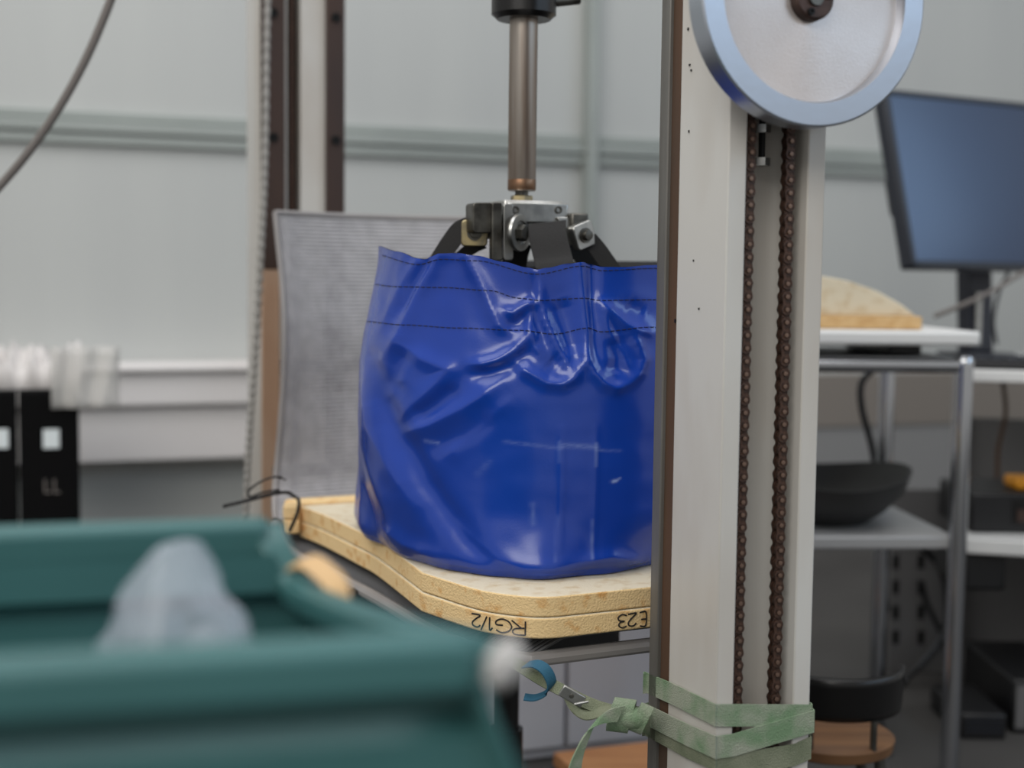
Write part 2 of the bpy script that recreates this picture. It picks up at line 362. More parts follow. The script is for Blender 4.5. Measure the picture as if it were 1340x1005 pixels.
mb = MB(); mb.lathe(P0+Z*zc, Z, [(.058, .02), (.058, .036), (HT-zc+.03, .036), (HT-zc+.03, .02)], 40); obj('barrel', mb, 'alu_bright', cyl)
mb = MB(); q = py(735, 0, 1.77); mb.tube([P0+U*.03+Z*(zc+.022), P0+U*.075+Z*(zc+.03)], .007, 12); obj('air_fitting', mb, 'dark_steel', cyl)
# ------------------------------------------------------------------ foam pads on the seat
ZF = CAMZ-.345
HF = .0235
def mirror(p): return p-UC*(2*(p-BC).dot(UC))
def outline(pts, z): return [pz(x, y, z) for x, y in pts]
top_px = [(393, 662), (423, 673), (472, 696), (497, 709), (553, 749), (619, 769.5), (660, 777), (700, 780.5), (729, 780)]
Lp = outline(top_px, ZF)
def foam_poly(inset=0, rear=None):
    c = BC; L = [p.copy() for p in Lp]
    side = spline(L[:5], 4)[:-1]+[L[4]]+spline(L[4:], 4)[1:]
    side = [p for p in side if (p-BC).dot(UC) < -.005]
    if inset: side = [p+(V(BC.x, BC.y, p.z)-p).normalized()*inset for p in side]
    return side+[mirror(p) for p in side[::-1]]
poly = foam_poly()
pads = []
for k, (nm, lab) in enumerate((('foam_pad', 'cream foam pad lying directly under the blue bag'), ('foam_pad', 'lower cream foam pad with black marker writing on its front edge'))):
    z1 = ZF-HF*k; pl = [V(p.x, p.y, z1) for p in foam_poly(0 if k == 0 else -.0015)]
    mb = MB(); mb.prism(pl, Z*-(HF-.0006)); o = obj(nm, mb, 'foam', None, bevel=.002, ang=30)
    o.data.materials.append(M['foam_skin'])
    for f in o.data.polygons:
        if abs(f.normal.z) > .9: f.material_index = 1
    tag(o, lab, 'foam pad'); pads.append(o)
# marker strokes on the lower pad's front edge, upside down
lp = [V(p.x, p.y, 0) for p in foam_poly(-.0015)]
front = [p for p in lp]
cum = [0]
for i in range(1, len(front)): cum.append(cum[-1]+(front[i]-front[i-1]).length)
def along(s):
    for i in range(1, len(front)):
        if cum[i] >= s:
            t = (s-cum[i-1])/(cum[i]-cum[i-1]); p = front[i-1].lerp(front[i], t); d = (front[i]-front[i-1]).normalized(); return p, V(d.y, -d.x, 0)
    return front[-1], V(0, -1, 0)
def s_at(xpx):
    best = min(range(400), key=lambda i: abs(px(along(cum[-1]*.75*i/400)[0]+Z*(ZF-HF*1.5))[0]-xpx)+(1000 if i < 60 else 0)); return cum[-1]*.75*best/400
GL = {'R': [[(0, 0), (0, 1)], [(0, 1), (.5, 1), (.65, .8), (.5, .58), (.05, .5)], [(.2, .5), (.7, 0)]],
      'G': [[(.7, .85), (.45, 1), (.15, .85), (0, .5), (.15, .12), (.45, 0), (.7, .2), (.7, .45), (.4, .45)]],
      '1': [[(.1, .8), (.3, 1), (.3, 0)]], '/': [[(0, 0), (.45, 1)]],
      '2': [[(0, .8), (.2, 1), (.5, .95), (.55, .7), (.3, .35), (0, 0), (.6, .03)]],
      'E': [[(.55, 1), (0, 1), (0, 0), (.6, 0)], [(0, .52), (.45, .52)]],
      '3': [[(0, .9), (.3, 1), (.55, .8), (.45, .58), (.15, .52), (.5, .45), (.6, .2), (.3, 0), (0, .12)]]}
def write(items, name):
    mb = MB()
    for ch, x0, wpx, hh in items:          # glyph's right image edge is its own left edge (turned over)
        s0 = s_at(x0); s1 = s_at(x0-wpx)
        for st in GL[ch]:
            pts = []
            for gx, gy in spline([(a, b, 0) for a, b in st], 4) and [(q.x, q.y) for q in spline([(a, b, 0) for a, b in st], 4)]:
                p, nn = along(s0+(s1-s0)*gx/.7); z = ZF-HF-.0042-gy*hh
                pts.append(p+nn*.0004+Z*z)
            mb.tube(pts, .0009, 6)
    obj(name, mb, 'marker', pads[1])
write([('R', 687, 17, .0150), ('G', 668, 17, .0150), ('1', 645, 12, .014), ('/', 637, 10, .016), ('2', 628, 11, .014)], 'marker_writing')
write([('E', 846, 12, .0150), ('2', 833, 12, .014), ('3', 821, 14, .0150)], 'marker_writing')
# end strip of foam behind the cord
a = pz(369, 646, ZF+.004); bq = pz(402, 650, ZF+.004)
kdir = -NC
mb = MB(); e0 = a-UC*0; 
s0 = V(Lp[0].x, Lp[0].y, ZF+.004)
st_poly = rounded([s0+UC*a_+kdir*b_ for a_, b_ in ((-.031, -.014), (-.005, -.020), (-.005, .003), (.43, .003), (.43, .046), (-.010, .046))], .008)
for k in range(2):
    mb = MB(); mb.prism([p-Z*(k*.0215) for p in st_poly], Z*-.021)
    q = tag(obj('foam_strip', mb, 'foam', None, bevel=.003, ang=30), ('upper' if k == 0 else 'lower')+' cut foam strip tied at the back of the seat', 'foam strip', 'foam strips at the back of the seat')
# ------------------------------------------------------------------ office chair with a mesh sling
LV = [(360, 278, 2.19), (364, 320, 2.175), (369, 370, 2.16), (372, 430, 2.145), (371, 490, 2.14), (367, 550, 2.14), (362, 610, 2.14), (359, 650, 2.12),
      (362, 690, 2.06), (378, 716, 2.00), (430, 745, 1.88), (480, 770, 1.77), (520, 793, 1.69), (562, 818, 1.60), (610, 840, 1.535), (660, 852, 1.49), (700, 857, 1.47)]
edge = spline([py(*q) for q in LV], 10)
zs = edge[0].z
NB = next(i for i, p in enumerate(edge) if p.z < py(359, 650, 2.12).z)
ZS = ZF-2*HF; LX = BC-NC*.10
chair_loc = V(BC.x, BC.y, 0)
chair = thing('office_chair', chair_loc, 'grey mesh office chair with curved sling seat, carrying the foam pads and bag', 'chair')
# arc length resample
def resample(path, step):
    out = [path[0]]; acc = 0
    for i in range(1, len(path)):
        a = path[i-1]; b_ = path[i]; L = (b_-a).length
        while acc+L >= step:
            t = (step-acc)/L; a = a.lerp(b_, t); out.append(a); L = (b_-a).length; acc = 0
        acc += L
    return out
edge_f = [p for p in edge]
def rows(path, inset=.006):
    out = []
    for p in path:
        q = mirror(p); wv = q-p; wl = wv.length; r = []
        hb = max(0, min(1, (p.z-ZS-.06)/.12))
        for j in range(17):
            t = j/16; s = 4*t*(1-t)
            x = p+wv.normalized()*(inset+(wl-2*inset)*t)
            x = x-NC*(.055*hb*s)                         # back curves away across its width
            if hb < 1: x.z += (1-hb)*min(.0, 0)
            if p.y < 2.05: x.z = p.z+(ZS-.003-p.z)*min(1, s*2.2)*1.0
            else: x.z = p.z+((ZS-.003)-p.z)*min(1, s*2.2)*(1 if p.z < ZS-.01 else 0)
            r.append(x)
        out.append(r)
    return out
BW = .40                                                  # narrower top of the backrest
def rows_back(path):
    out = []
    for p in path:
        hb = max(0, min(1, (p.z-ZS)/.2)); wl = (mirror(p)-p).length*(1-hb)+.405*hb; r = []
        for j in range(17):
            t = j/16; s = 4*t*(1-t); r.append(p+UC*(wl*t)-NC*(.05*hb*s))
        out.append(r)
    return out
step = .0022
rp = resample(edge_f, step)
back = [p for p in rp if p.y > 2.075 and p.z > ZS-.02]
seat = [p for p in rp if not (p.y > 2.075 and p.z > ZS-.02)]
rb = rows_back(back); rs_ = rows(seat)
def ribs(rws, nm, matn, every, on):
    mb = MB(); i = 0
    while i+on < len(rws):
        mb.grid(rws[i:i+on+1]); i += every
    o = obj(nm, mb, matn, chair, solid=.0012, ang=60); o['kind'] = 'stuff'; return o
ribs(rb, 'back_mesh', 'mesh_grey', 3, 2)
# vertical yarns behind the ribs
mb = MB()
for j in range(0, 121):
    t = j/120; path = []
    for r in rb[::6]+[rb[-1]]:
        f = t*16; i = min(15, int(f)); path.append(r[i].lerp(r[i+1], f-i)-NC*.0012)
    mb.ribbon(path, UC*.0011, .0006)
o = obj('back_yarns', mb, 'mesh_grey', chair); o['kind'] = 'stuff'
ribs(rs_, 'seat_mesh', 'mesh_dark', 3, 2)
mb = MB(); mb.grid([[x-Z*.003 for x in r] for r in rs_[::4]]); obj('seat_underlay', mb, 'mesh_dark', chair, solid=.002, ang=60)
# frames: back edge tubes, seat rim
le = [r[0] for r in rb]; re = [r[-1] for r in rb]
mb = MB(); mb.tube(le[::3], .0042, 8); obj('back_frame', mb, 'frame_grey', chair)
mb = MB(); mb.tube(re[::3], .0042, 8); obj('back_frame', mb, 'frame_grey', chair)
mb = MB(); mb.tube(rb[0], .0045, 8); obj('top_hem', mb, 'frame_grey', chair)
rim = [p-Z*.006 for p in seat[::4]]; rimr = [mirror(p) for p in rim]
mb = MB(); full = rim+rimr[::-1]
mb.tube(full, .0085, 10); obj('seat_rim', mb, 'frame_grey', chair)
zz = [py(420, y, 2.16).z for y in (480, 640)]
for yy, hh in ((482, .012), (618, .010), (655, .008)):
    z = py(420, yy, 2.16).z; i = min(range(len(rb)), key=lambda i: abs(rb[i][0].z-z)); r = rb[i]
    mb = MB(); mb.ribbon([x-NC*.014 for x in r], Z*hh, .006); obj('lumbar_bar', mb, 'mesh_dark', chair)
i0 = min(range(len(rb)), key=lambda i: abs(rb[i][0].z-.80)); mb = MB()
sp_ = spline([rb[i0][8]-NC*.03, rb[i0][8]-NC*.06-Z*.1, V(BC.x, BC.y, ZS-.10)-NC*.33+Z*.12, V(BC.x, BC.y, ZS-.09)-NC*.22, V(BC.x, BC.y, ZS-.09)], 8)
mb.tube(sp_, .022, 10); obj('back_spine', mb, 'black_plastic', chair)
mb = MB(); mb.box(V(LX.x, LX.y, ZS-.085), .11, .13, .026, UC, NC); obj('tilt_mechanism', mb, 'black_plastic', chair, bevel=.012)
for s in (-1, 1):
    mb = MB(); q = V(LX.x, LX.y, ZS-.06)
    mb.tube(spline([q, q+UC*s*.12-Z*.01, q+UC*s*.2+Z*.005, q+UC*s*.232+Z*.028], 6), .016, 10); obj('seat_arm', mb, 'black_plastic', chair)
mb = MB(); mb.lathe(V(LX.x, LX.y, .07), Z, [(0, .01), (0, .024), (.2, .024), (.2, .018), (ZS-.17, .018), (ZS-.17, .01)], 28); obj('gas_lift', mb, 'black_gloss', chair)
for k in range(5):
    t = 2*pi*k/5+.5; d = V(cos(t), sin(t), 0)
    mb = MB(); mb.tube([V(LX.x, LX.y, .105), V(LX.x, LX.y, .09)+d*.15, V(LX.x, LX.y, .07)+d*.28], [.026, .02, .014], 10); lg = obj('base_leg', mb, 'black_plastic', chair)
    mb = MB(); mb.lathe(V(LX.x, LX.y, .028)+d*.28-d.cross(Z)*.02, d.cross(Z), [(0, .01), (0, .026), (.003, .028), (.037, .028), (.04, .026), (.04, .01)], 20); obj('castor', mb, 'black_plastic', lg)
# black cord tied round the foam
cord = spline([py(294, 662, 2.0), py(320, 656, 2.0), py(350, 648, 2.0), py(373, 644, 1.995), pz(386, 650, ZF+.016), py(391, 655, 1.965), py(390, 668, 1.962), py(384, 684, 1.968), py(379, 694, 1.985)], 6)
mb = MB(); mb.tube(cord, .0027, 8)
mb.tube(spline([py(366, 641, 1.995), py(345, 644, 1.99), py(328, 650, 1.99), py(325, 643, 1.99), py(340, 631, 1.99), py(360, 624, 2.0), py(374, 628, 2.02)], 6), .0016, 8)
mb.tube([py(292, 664, 2.0), py(294, 662, 2.0), py(297, 661, 2.0)], [.0016, .0034, .002], 8)
tag(obj('tie_cord', mb, 'black_web'), 'thin black cord looped and tied round the cut foam corner', 'cord')
# ------------------------------------------------------------------ blue sand bag
ZB = ZF+.001
zrim = py(680, 340, 1.58).z
base_r = [(0, .232), (45, .215), (90, .218), (125, .235), (158.6, .270), (180, .240), (199.6, .217), (225, .226), (244, .242), (258, .253), (268.7, .256), (285, .238), (310, .215), (335, .222)]
def per(tbl, deg):
    deg %= 360; n = len(tbl)
    for i in range(n):
        a0, r0 = tbl[i]; a1, r1 = tbl[(i+1) % n]; a1 += 360 if a1 <= a0 else 0; dd = deg if deg >= a0 else deg+360
        if a0 <= dd <= a1:
            t = (dd-a0)/(a1-a0); t = t*t*(3-2*t); return r0+(r1-r0)*t
    return tbl[0][1]
NA, NH = 420, 230
# rim height (image y of the front rim) and pleats
rimy = [(470, 322), (492, 324), (520, 331), (548, 339.5), (556, 341), (566, 337), (578, 333), (600, 332), (622, 335), (660, 343), (690, 350), (703, 352.5), (716, 350), (745, 344), (762, 342), (772, 344), (788, 348), (815, 348), (852, 345), (900, 340), (980, 336)]
def lin(tbl, x):
    if x <= tbl[0][0]: return tbl[0][1]
    for i in range(1, len(tbl)):
        if x <= tbl[i][0]:
            a0, b0 = tbl[i-1]; a1, b1 = tbl[i]; t = (x-a0)/(a1-a0); t = t*t*(3-2*t); return b0+(b1-b0)*t
    return tbl[-1][1]
folds = [  # (polyline px, width px, amplitude m)   + ridge, - valley
    ([(611, 335), (625, 362), (637, 388), (653, 424), (668, 434)], 9, .007),
    ([(578, 333), (562, 360), (548, 385), (525, 437), (500, 470)], 10, .007),
    ([(548, 342), (530, 368), (519, 388), (497, 432)], 7, .004),
    ([(560, 345), (541, 380), (522, 415)], 5, -.004),
    ([(617, 477), (634, 476), (652, 471), (676, 457), (693, 437)], 7, .010),
    ([(612, 492), (640, 490), (668, 480), (700, 452)], 8, -.005),
    ([(660, 405), (672, 410), (690, 398), (700, 396)], 6, .006),
    ([(662, 426), (676, 424), (690, 410)], 5, -.005),
    ([(703, 356), (706, 398), (716, 425), (731, 455), (748, 488)], 6, .008),
    ([(696, 395), (694, 430), (699, 452), (706, 464)], 5, .005),
    ([(703, 354), (699, 380), (703, 420), (716, 450)], 5, -.005),
    ([(757, 345), (763, 398), (768, 437), (766, 470), (751, 495)], 7, .011),
    ([(751, 495), (735, 503), (716, 501), (690, 486), (676, 474)], 7, .008),
    ([(730, 390), (742, 430), (752, 465)], 12, -.008),
    ([(720, 470), (733, 480)], 12, -.004),
    ([(776, 345), (775, 390), (776, 440), (782, 480)], 6, -.006),
    ([(785, 394), (800, 408), (818, 424), (835, 432), (852, 437)], 6, .008),
    ([(786, 398), (795, 430), (815, 462), (824, 485)], 5, .005),
    ([(827, 437), (836, 452), (842, 470), (836, 488), (824, 500)], 6, .009),
    ([(824, 500), (806, 508), (790, 501), (778, 488), (771, 465)], 7, .009),
    ([(806, 440), (812, 470), (806, 490)], 10, -.007),
    ([(820, 400), (845, 410)], 9, -.004),
    # big soft folds on the left
    ([(487, 470), (497, 520), (512, 552), (534, 590), (556, 632), (586, 676), (628, 722), (664, 752)], 13, -.010),
    ([(472, 500), (482, 560), (510, 610), (540, 660)], 14, .006),
    ([(525, 450), (555, 470), (585, 483), (575, 500), (548, 526), (522, 548)], 10, .006),
    ([(535, 455), (520, 480), (512, 500), (530, 520)], 9, -.004),
    ([(655, 500), (630, 520), (604, 536), (565, 556), (530, 566)], 11, .008),
    ([(600, 505), (570, 530), (540, 548)], 9, -.006),
    ([(672, 520), (640, 550), (604, 580), (580, 600)], 14, .005),
    ([(650, 545), (610, 570), (570, 585)], 10, -.005),
    ([(590, 680), (617, 704), (650, 730), (683, 745), (722, 745), (760, 735)], 11, .0045),
    ([(500, 690), (530, 712), (565, 728)], 9, .006),
    ([(735, 560), (736, 640), (732, 720)], 3, .0016), ([(780, 560), (779, 640), (775, 735)], 3, .0016),
    ([(760, 735), (800, 728), (842, 735)], 7, .006), ([(720, 762), (770, 748), (842, 740)], 5, -.005),
]
def segd(p, a, b_):
    ax, ay = a; bx, by = b_; dx, dy = bx-ax, by-ay; L = dx*dx+dy*dy; t = 0 if L == 0 else max(0, min(1, ((p[0]-ax)*dx+(p[1]-ay)*dy)/L))
    return math.hypot(p[0]-ax-dx*t, p[1]-ay-dy*t), t
FB = []
for pl, wd, am in folds:
    xs = [q[0] for q in pl]; ys = [q[1] for q in pl]; wd = wd*1.15+1.2; am = max(-.00050*wd, min(.00070*wd, am*.85)) if wd > 6 else am; FB.append((min(xs)-3*wd, max(xs)+3*wd, min(ys)-3*wd, max(ys)+3*wd, pl, wd, am))
def foldsum(x, y):
    s = 0
    for x0, x1, y0, y1, pl, wd, am in FB:
        if x0 < x < x1 and y0 < y < y1:
            d = 1e9; u = 0; n = len(pl)-1
            for i in range(n):
                dd, t = segd((x, y), pl[i], pl[i+1])
                if dd < d: d = dd; u = (i+t)/n
            taper = min(1, (u+.12)/.3, (1.12-u)/.3) if y0+3*wd > 370 else min(1, (1.12-u)/.3)
            s += am*taper*math.exp(-(d/wd)**2) if am < 0 else am*taper*(.6*math.exp(-(d/wd)**2)+.4*math.exp(-d/wd*1.6))
    return s
def wearf(x, y):
    w_ = 0
    def seg(a, b_, wd, k):
        d, t = segd((x, y), a, b_); return k*math.exp(-(d/wd)**2)
    nz = .5+.5*noise.noise(V(x*.13, y*.5, 3)); nz2 = .5+.5*noise.noise(V(x*.6, y*.08, 7))
    w_ += seg((735, 583), (781, 585), 3.5, .42)*nz+seg((660, 578), (735, 587), 2.5, .28)*nz+seg((781, 589), (812, 590), 2, .3)*nz
    w_ += seg((557, 577), (572, 580), 2.5, .5)*nz+seg((781, 580), (779, 610), 1.6, .3)+seg((733, 578), (733, 605), 1.6, .25)
    w_ += seg((802, 630), (806, 629), 2.0, 1.0)+seg((809, 627), (810, 626), 1.2, .8)
    w_ += seg((697, 660), (698, 685), 3.5, .3)*nz2+seg((729, 675), (728, 735), 1.5, .4)*nz2+seg((776, 680), (774, 730), 1.4, .4)*nz2+seg((625, 620), (640, 605), 5, .15)*nz
    return min(1, w_)
rowsv = []; wears = []
view0 = V(BC.x, BC.y, 0)
def bagpt(i, h, raw=False):
    deg = 360*i/NA; a = R(deg); d = V(cos(a), sin(a), 0)
    rb_ = per(base_r, deg)
    # body radius against height
    body = .2405-.004*h; topr = .217+.0035*sin(3*a+.6)+.003*sin(5*a)
    s = min(1, h/(.22 if 215 < deg < 330 else .22+.38*min(1, (abs(((deg-272+180) % 360)-180)-57)/45))); s = s*s*(3-2*s)
    r = rb_*(1-s)+body*s
    if h > .55:
        q = (h-.55)/.45; q = q*q*(3-2*q); r = r*(1-q)+topr*q
    if h < .06: r -= .010*(1-h/.06)**2
    p0 = BC+d*r
    yy = lin(rimy, px(V(p0.x, p0.y, zrim))[0]) if d.y < .35 else 330
    zt_ = py(680, yy, p0.y).z if d.y < .35 else zrim+.004
    if d.y >= 0 and d.y < .35: zt_ = zt_*(1-d.y/.35)+(zrim+.006)*(d.y/.35)
    z = ZB+(zt_-ZB)*h
    return V(p0.x, p0.y, z), d
for k in range(NH+1):
    h = k/NH; row = []
    for i in range(NA):
        p, d = bagpt(i, h)
        f = d.dot((ORG-p).normalized()); x, y = px(p)
        wt = 0
        if f > 0:
            msk = min(1, f/.25); p = p+d*foldsum(x, y)*msk
            wt = wearf(x, y) if f > .2 else 0
        p = p+d*(.0022*noise.noise(p*9)+.0006*noise.noise(p*40))*(1 if h > .02 else 0)
        row.append(p); wears.append(wt)
    rowsv.append(row)
bag = thing('sand_bag', BC+Z*ZB, 'large glossy blue vinyl weight bag standing on the foam pads', 'bag')
mb = MB(); mb.grid(rowsv, True); mb.f.append(tuple(range(NA))[::-1])
nsh = len(mb.v)
me = mesh(mb, 'shell', 180); me.materials.append(M['vinyl_blue'])
at2 = me.attributes.new('wear', 'FLOAT', 'POINT'); at2.data.foreach_set('value', wears)
shell = obj('shell', me, None, bag)
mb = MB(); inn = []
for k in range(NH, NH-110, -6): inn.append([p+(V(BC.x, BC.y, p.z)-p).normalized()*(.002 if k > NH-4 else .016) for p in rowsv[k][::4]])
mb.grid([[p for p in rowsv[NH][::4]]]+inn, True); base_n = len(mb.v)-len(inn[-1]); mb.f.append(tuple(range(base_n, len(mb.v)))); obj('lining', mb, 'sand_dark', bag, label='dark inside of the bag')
# stitching: hem and two seams across the front
def surf_at(x, y):
    best = None; bd = 1e9
    return best
PXR = [[px(p) for p in r] for r in rowsv]
def stitch(ypx_tbl, name, x0, x1, dash=5.2, gap=2.2, lift=.0006, rr=.00055):
    mb = MB(); x = x0
    # for every column facing the camera find the height where image y matches
    cols = []
    for i in range(NA):
        a = 2*pi*i/NA
        p, d = bagpt(i, .9)
        if d.dot((ORG-p).normalized()) < .08: continue
        for k in range(NH, NH//2, -1):
            X, Y = PXR[k][i]; t = lin(ypx_tbl, X)
            if Y >= t:
                X2, Y2 = PXR[min(NH, k+1)][i]; f = 0 if Y == Y2 else (t-Y)/(Y2-Y); f = max(0, min(1, f))
                q = rowsv[k][i].lerp(rowsv[min(NH, k+1)][i], f)+d*lift; cols.append((X, q)); break
    cols.sort(key=lambda c: c[0]); cols = [c for c in cols if x0 <= c[0] <= x1]
    # interpolate dashes
    def at(xx):
        for j in range(1, len(cols)):
            if cols[j][0] >= xx:
                t = (xx-cols[j-1][0])/max(1e-6, cols[j][0]-cols[j-1][0]); return cols[j-1][1].lerp(cols[j][1], t)
        return cols[-1][1]
    x = cols[0][0]
    while x+dash < cols[-1][0]:
        mb.tube([at(x), at(x+dash/2), at(x+dash)], rr, 5); x += dash+gap
    o = obj(name, mb, 'stitch', bag); o['kind'] = 'stuff'
stitch([(485, 332), (548, 346), (578, 339), (622, 341), (703, 358.5), (762, 348), (788, 354), (852, 351)], 'hem_stitching', 500, 900)
stitch([(470, 370), (522, 375), (580, 376), (640, 380), (680, 390), (705, 393), (765, 390), (785, 393), (850, 392)], 'seam_stitching', 480, 900)
stitch([(470, 420), (530, 425), (600, 429), (680, 432), (725, 437), (770, 429), (785, 434), (850, 428)], 'seam_stitching', 476, 900)
# ------------------------------------------------------------------ hanging fixture on the rod
YF = 1.77
fix = thing('hanging_fixture', V(P0.x, P0.y, zrim-.02), 'greasy steel clevis fixture with four bolted lugs hanging from the rod', 'fixture')
def fp(x, y, dy=0): return py(x, y, YF+dy)
mb = MB(); mb.lathe(V(P0.x, P0.y, zpl-.001), Z, [(0, .006), (0, .0145), (.008, .0145), (.009, .012), (.009, .006)], 6); obj('lock_nut', mb, 'zinc_yellow', fix, ang=20)
mb = MB(); mb.tube([V(P0.x, P0.y, zpl), V(P0.x, P0.y, zrb+.01)], .0085, 16); obj('stud', mb, 'dark_steel', fix)
S = 1800/YF
cz = zpl-.013
mb = MB(); mb.box(V(P0.x, P0.y, cz)+U*.002, .040, .040, .013, U, N); obj('top_block', mb, 'zinc', fix, bevel=.003)
fr = V(P0.x, P0.y, 0)+N*.041
# front plate with screws
mb = MB(); q = pp(702, 279, fr, N); mb.box(q+N*.003, .041, .004, .0135, U, N); plate_o = obj('front_plate', mb, 'zinc', fix, bevel=.003)
for xx in (672, 728):
    mb = MB(); mb.lathe(pp(xx, 275, fr, N)+N*.006, N, [(0, .002), (0, .0050), (.003, .0047), (.003, .003), (.001, .0026)], 14); obj('screw', mb, 'dark_steel', plate_o)
# clevis plates: two under the front plate, one on the left block
def vplate(x0, x1, y0, y1, off, th, matn, name='lug_plate', r=.008):
    Pn = V(P0.x, P0.y, 0)+N*off
    pl = [pp(x0, y0, Pn, N), pp(x1, y0, Pn, N), pp(x1, y1, Pn, N), pp(x0, y1, Pn, N)]
    mb = MB(); mb.prism(rounded(pl, r, 4), -N*th); return obj(name, mb, matn, fix, bevel=.0012)
vplate(644, 657.5, 265, 341, .052, .012, 'dark_steel', r=.003)
vplate(659, 672, 266, 341, .050, .010, 'zinc', r=.004)
vplate(619, 645, 265, 305, .046, .03, 'dark_steel', r=.005)
mb = MB(); q = pp(676, 305, fr, N)+N*.012
mb.lathe(q, (U*.75+N).normalized(), [(-.004, .004), (-.004, .0225), (-.001, .0235), (.002, .0225), (.002, .015), (-.0005, .0145), (-.0005, .004)], 36); ring = obj('washer', mb, 'zinc', fix)
mb = MB(); mb.lathe(q, (U*.75+N).normalized(), [(-.002, .004), (-.002, .0105), (.008, .0105), (.009, .009), (.009, .003)], 6); obj('bolt_head', mb, 'dark_steel', ring, ang=20)
# curved lug right of the strap
pl = [(729, 284), (744, 284), (749, 300), (749, 318), (741, 330), (733, 326), (737, 312), (736, 300)]
mb = MB(); mb.prism([pp(x, y, fr+N*.012, N) for x, y in pl], -N*.010); obj('lug_plate', mb, 'zinc', fix, bevel=.0015)
# square clamps with bolts
def clamp(cx, cy, hw, rot, matn, yaw):
    q = fp(cx, cy, -.045); n2 = (N+U*yaw).normalized(); u2 = Z.cross(n2)*-1; u2 = (Z.cross(n2)).normalized()
    a = u2*cos(rot)+Z*sin(rot); c_ = n2.cross(a)
    mb = MB(); mb.prism(rounded([q+a*hw+c_*hw, q-a*hw+c_*hw, q-a*hw-c_*hw, q+a*hw-c_*hw], .006, 4), -n2*.012); o = obj('square_clamp', mb, matn, fix, bevel=.0015)
    mb = MB(); mb.lathe(q, n2, [(-.002, .004), (-.002, .0095), (.0015, .0095), (.0015, .0065), (.008, .0060), (.0085, .002)], 18); obj('bolt', mb, 'dark_steel', o)
    return q
clamp(621, 305, .0165, 0, 'zinc_yellow', -.25)
clamp(766, 308, .0160, R(20), 'zinc', .30)
# bent steel between block and clamps
for s, xx in ((-1, 630), (1, 752)):
    mb = MB(); q = fp(xx, 296, -.02); mb.box(q, .012, .018, .016, U, N); obj('lug_block', mb, 'dark_steel', fix, bevel=.003)
# webbing straps into the bag (each a thing hooked on the fixture)
def webbing(px_pts, hw_px, label, dy0, dy1):
    pts = []; n = len(px_pts)
    for i, (x, y) in enumerate(px_pts): pts.append(fp(x, y, dy0+(dy1-dy0)*i/(n-1)))
    pts = spline(pts, 6); t = (pts[-1]-pts[0]).normalized()
    ac = t.cross(V(0, 1, 0)).normalized()*(hw_px/S)
    mb = MB(); mb.ribbon(pts, ac, .003); tag(obj('webbing_strap', mb, 'black_web', None, bevel=.0006), label, 'strap', 'black webbing straps hanging the bag')
webbing([(716, 291), (717, 310), (723, 335), (726, 350), (728, 385)], 24, 'wide black webbing strap dropping into the bag in front of the steel fixture', -.055, -.085)
webbing([(618, 292), (603, 300), (589, 318), (575, 340), (556, 372)], 12, 'black webbing strap slanting from the yellowish square clamp into the bag', -.040, -.05)
webbing([(632, 318), (617, 325), (603, 336), (585, 350), (560, 374)], 8, 'black webbing strap passing under the yellowish square clamp', -.03, -.01)
webbing([(770, 312), (782, 326), (792, 340), (806, 360), (818, 380)], 11, 'black webbing strap slanting from the bright square clamp into the bag', -.035, -.03)
webbing([(742, 318), (757, 328), (770, 342), (790, 366)], 13, 'black webbing strap behind the bright square clamp', .0, .02)
webbing([(680, 318), (676, 330), (672, 352), (668, 380)], 16, 'black webbing strap hanging behind the washer of the steel fixture', -.02, -.0)
# ------------------------------------------------------------------ green lashing strap round the column
strap = thing('lashing_strap', fa(0, 0, .45), 'faded green webbing strap lashed and knotted round the column', 'strap')
PF = FL+N*.0022; PS = FL-U*.0022
def band(name, side, front, hw, matn='strap_green', wrap=True, off=0):
    # side: px points on the left face, front: px points on the front face (centre line)
    pts = [pp(x, y, PS-U*off, U) for x, y in side]+[pp(x, y, PF+N*off, N) for x, y in front]
    if wrap:
        e = pts[-1]; aa = (e-FL).dot(U); pts = pts[:-1]+[fa(W_+.001+off, -.0022-off, e.z), fa(W_+.003+off, .003, e.z), fa(W_+.003+off, .15, e.z-.004), fa(-.006, .152, pts[0].z), pts[0].copy()]
    mb = MB(); n = len(pts); vs = []; fs = []
    for i, p in enumerate(pts):
        vs += [p-Z*hw, p+Z*hw]
    mb.add(vs, [(2*i, 2*i+2, 2*i+3, 2*i+1) for i in range(n-1)])
    o = obj(name, mb, matn, strap, solid=.0016, ang=20); o.data.shade_flat(); return o
band('wrap', [(843, 892), (880, 908), (936, 936)], [(938, 936), (1000, 936), (1064, 936)], .0112)
band('wrap', [(843, 934), (862, 943), (900, 962), (936, 978)], [(938, 978), (960, 975), (1010, 960), (1064, 940+4)], .0115, off=.0016)
band('wrap', [(843, 948), (870, 962), (900, 978), (936, 994)], [(938, 996), (990, 996), (1040, 988), (1064, 978)], .0115, 'strap_olive', off=.0)
# lead to the left: knot, tail, buckle
Y0 = 1.40
def sp(x, y, Y): return py(x, y, Y)
kn = sp(818, 936, 1.40)
mb = MB(); mb.ribbon(spline([sp(850, 948, 1.452), sp(838, 941, 1.43), sp(826, 938, 1.40), sp(812, 938, 1.395)], 6), Z*.0125, .0022); obj('lead', mb, 'strap_green', strap)
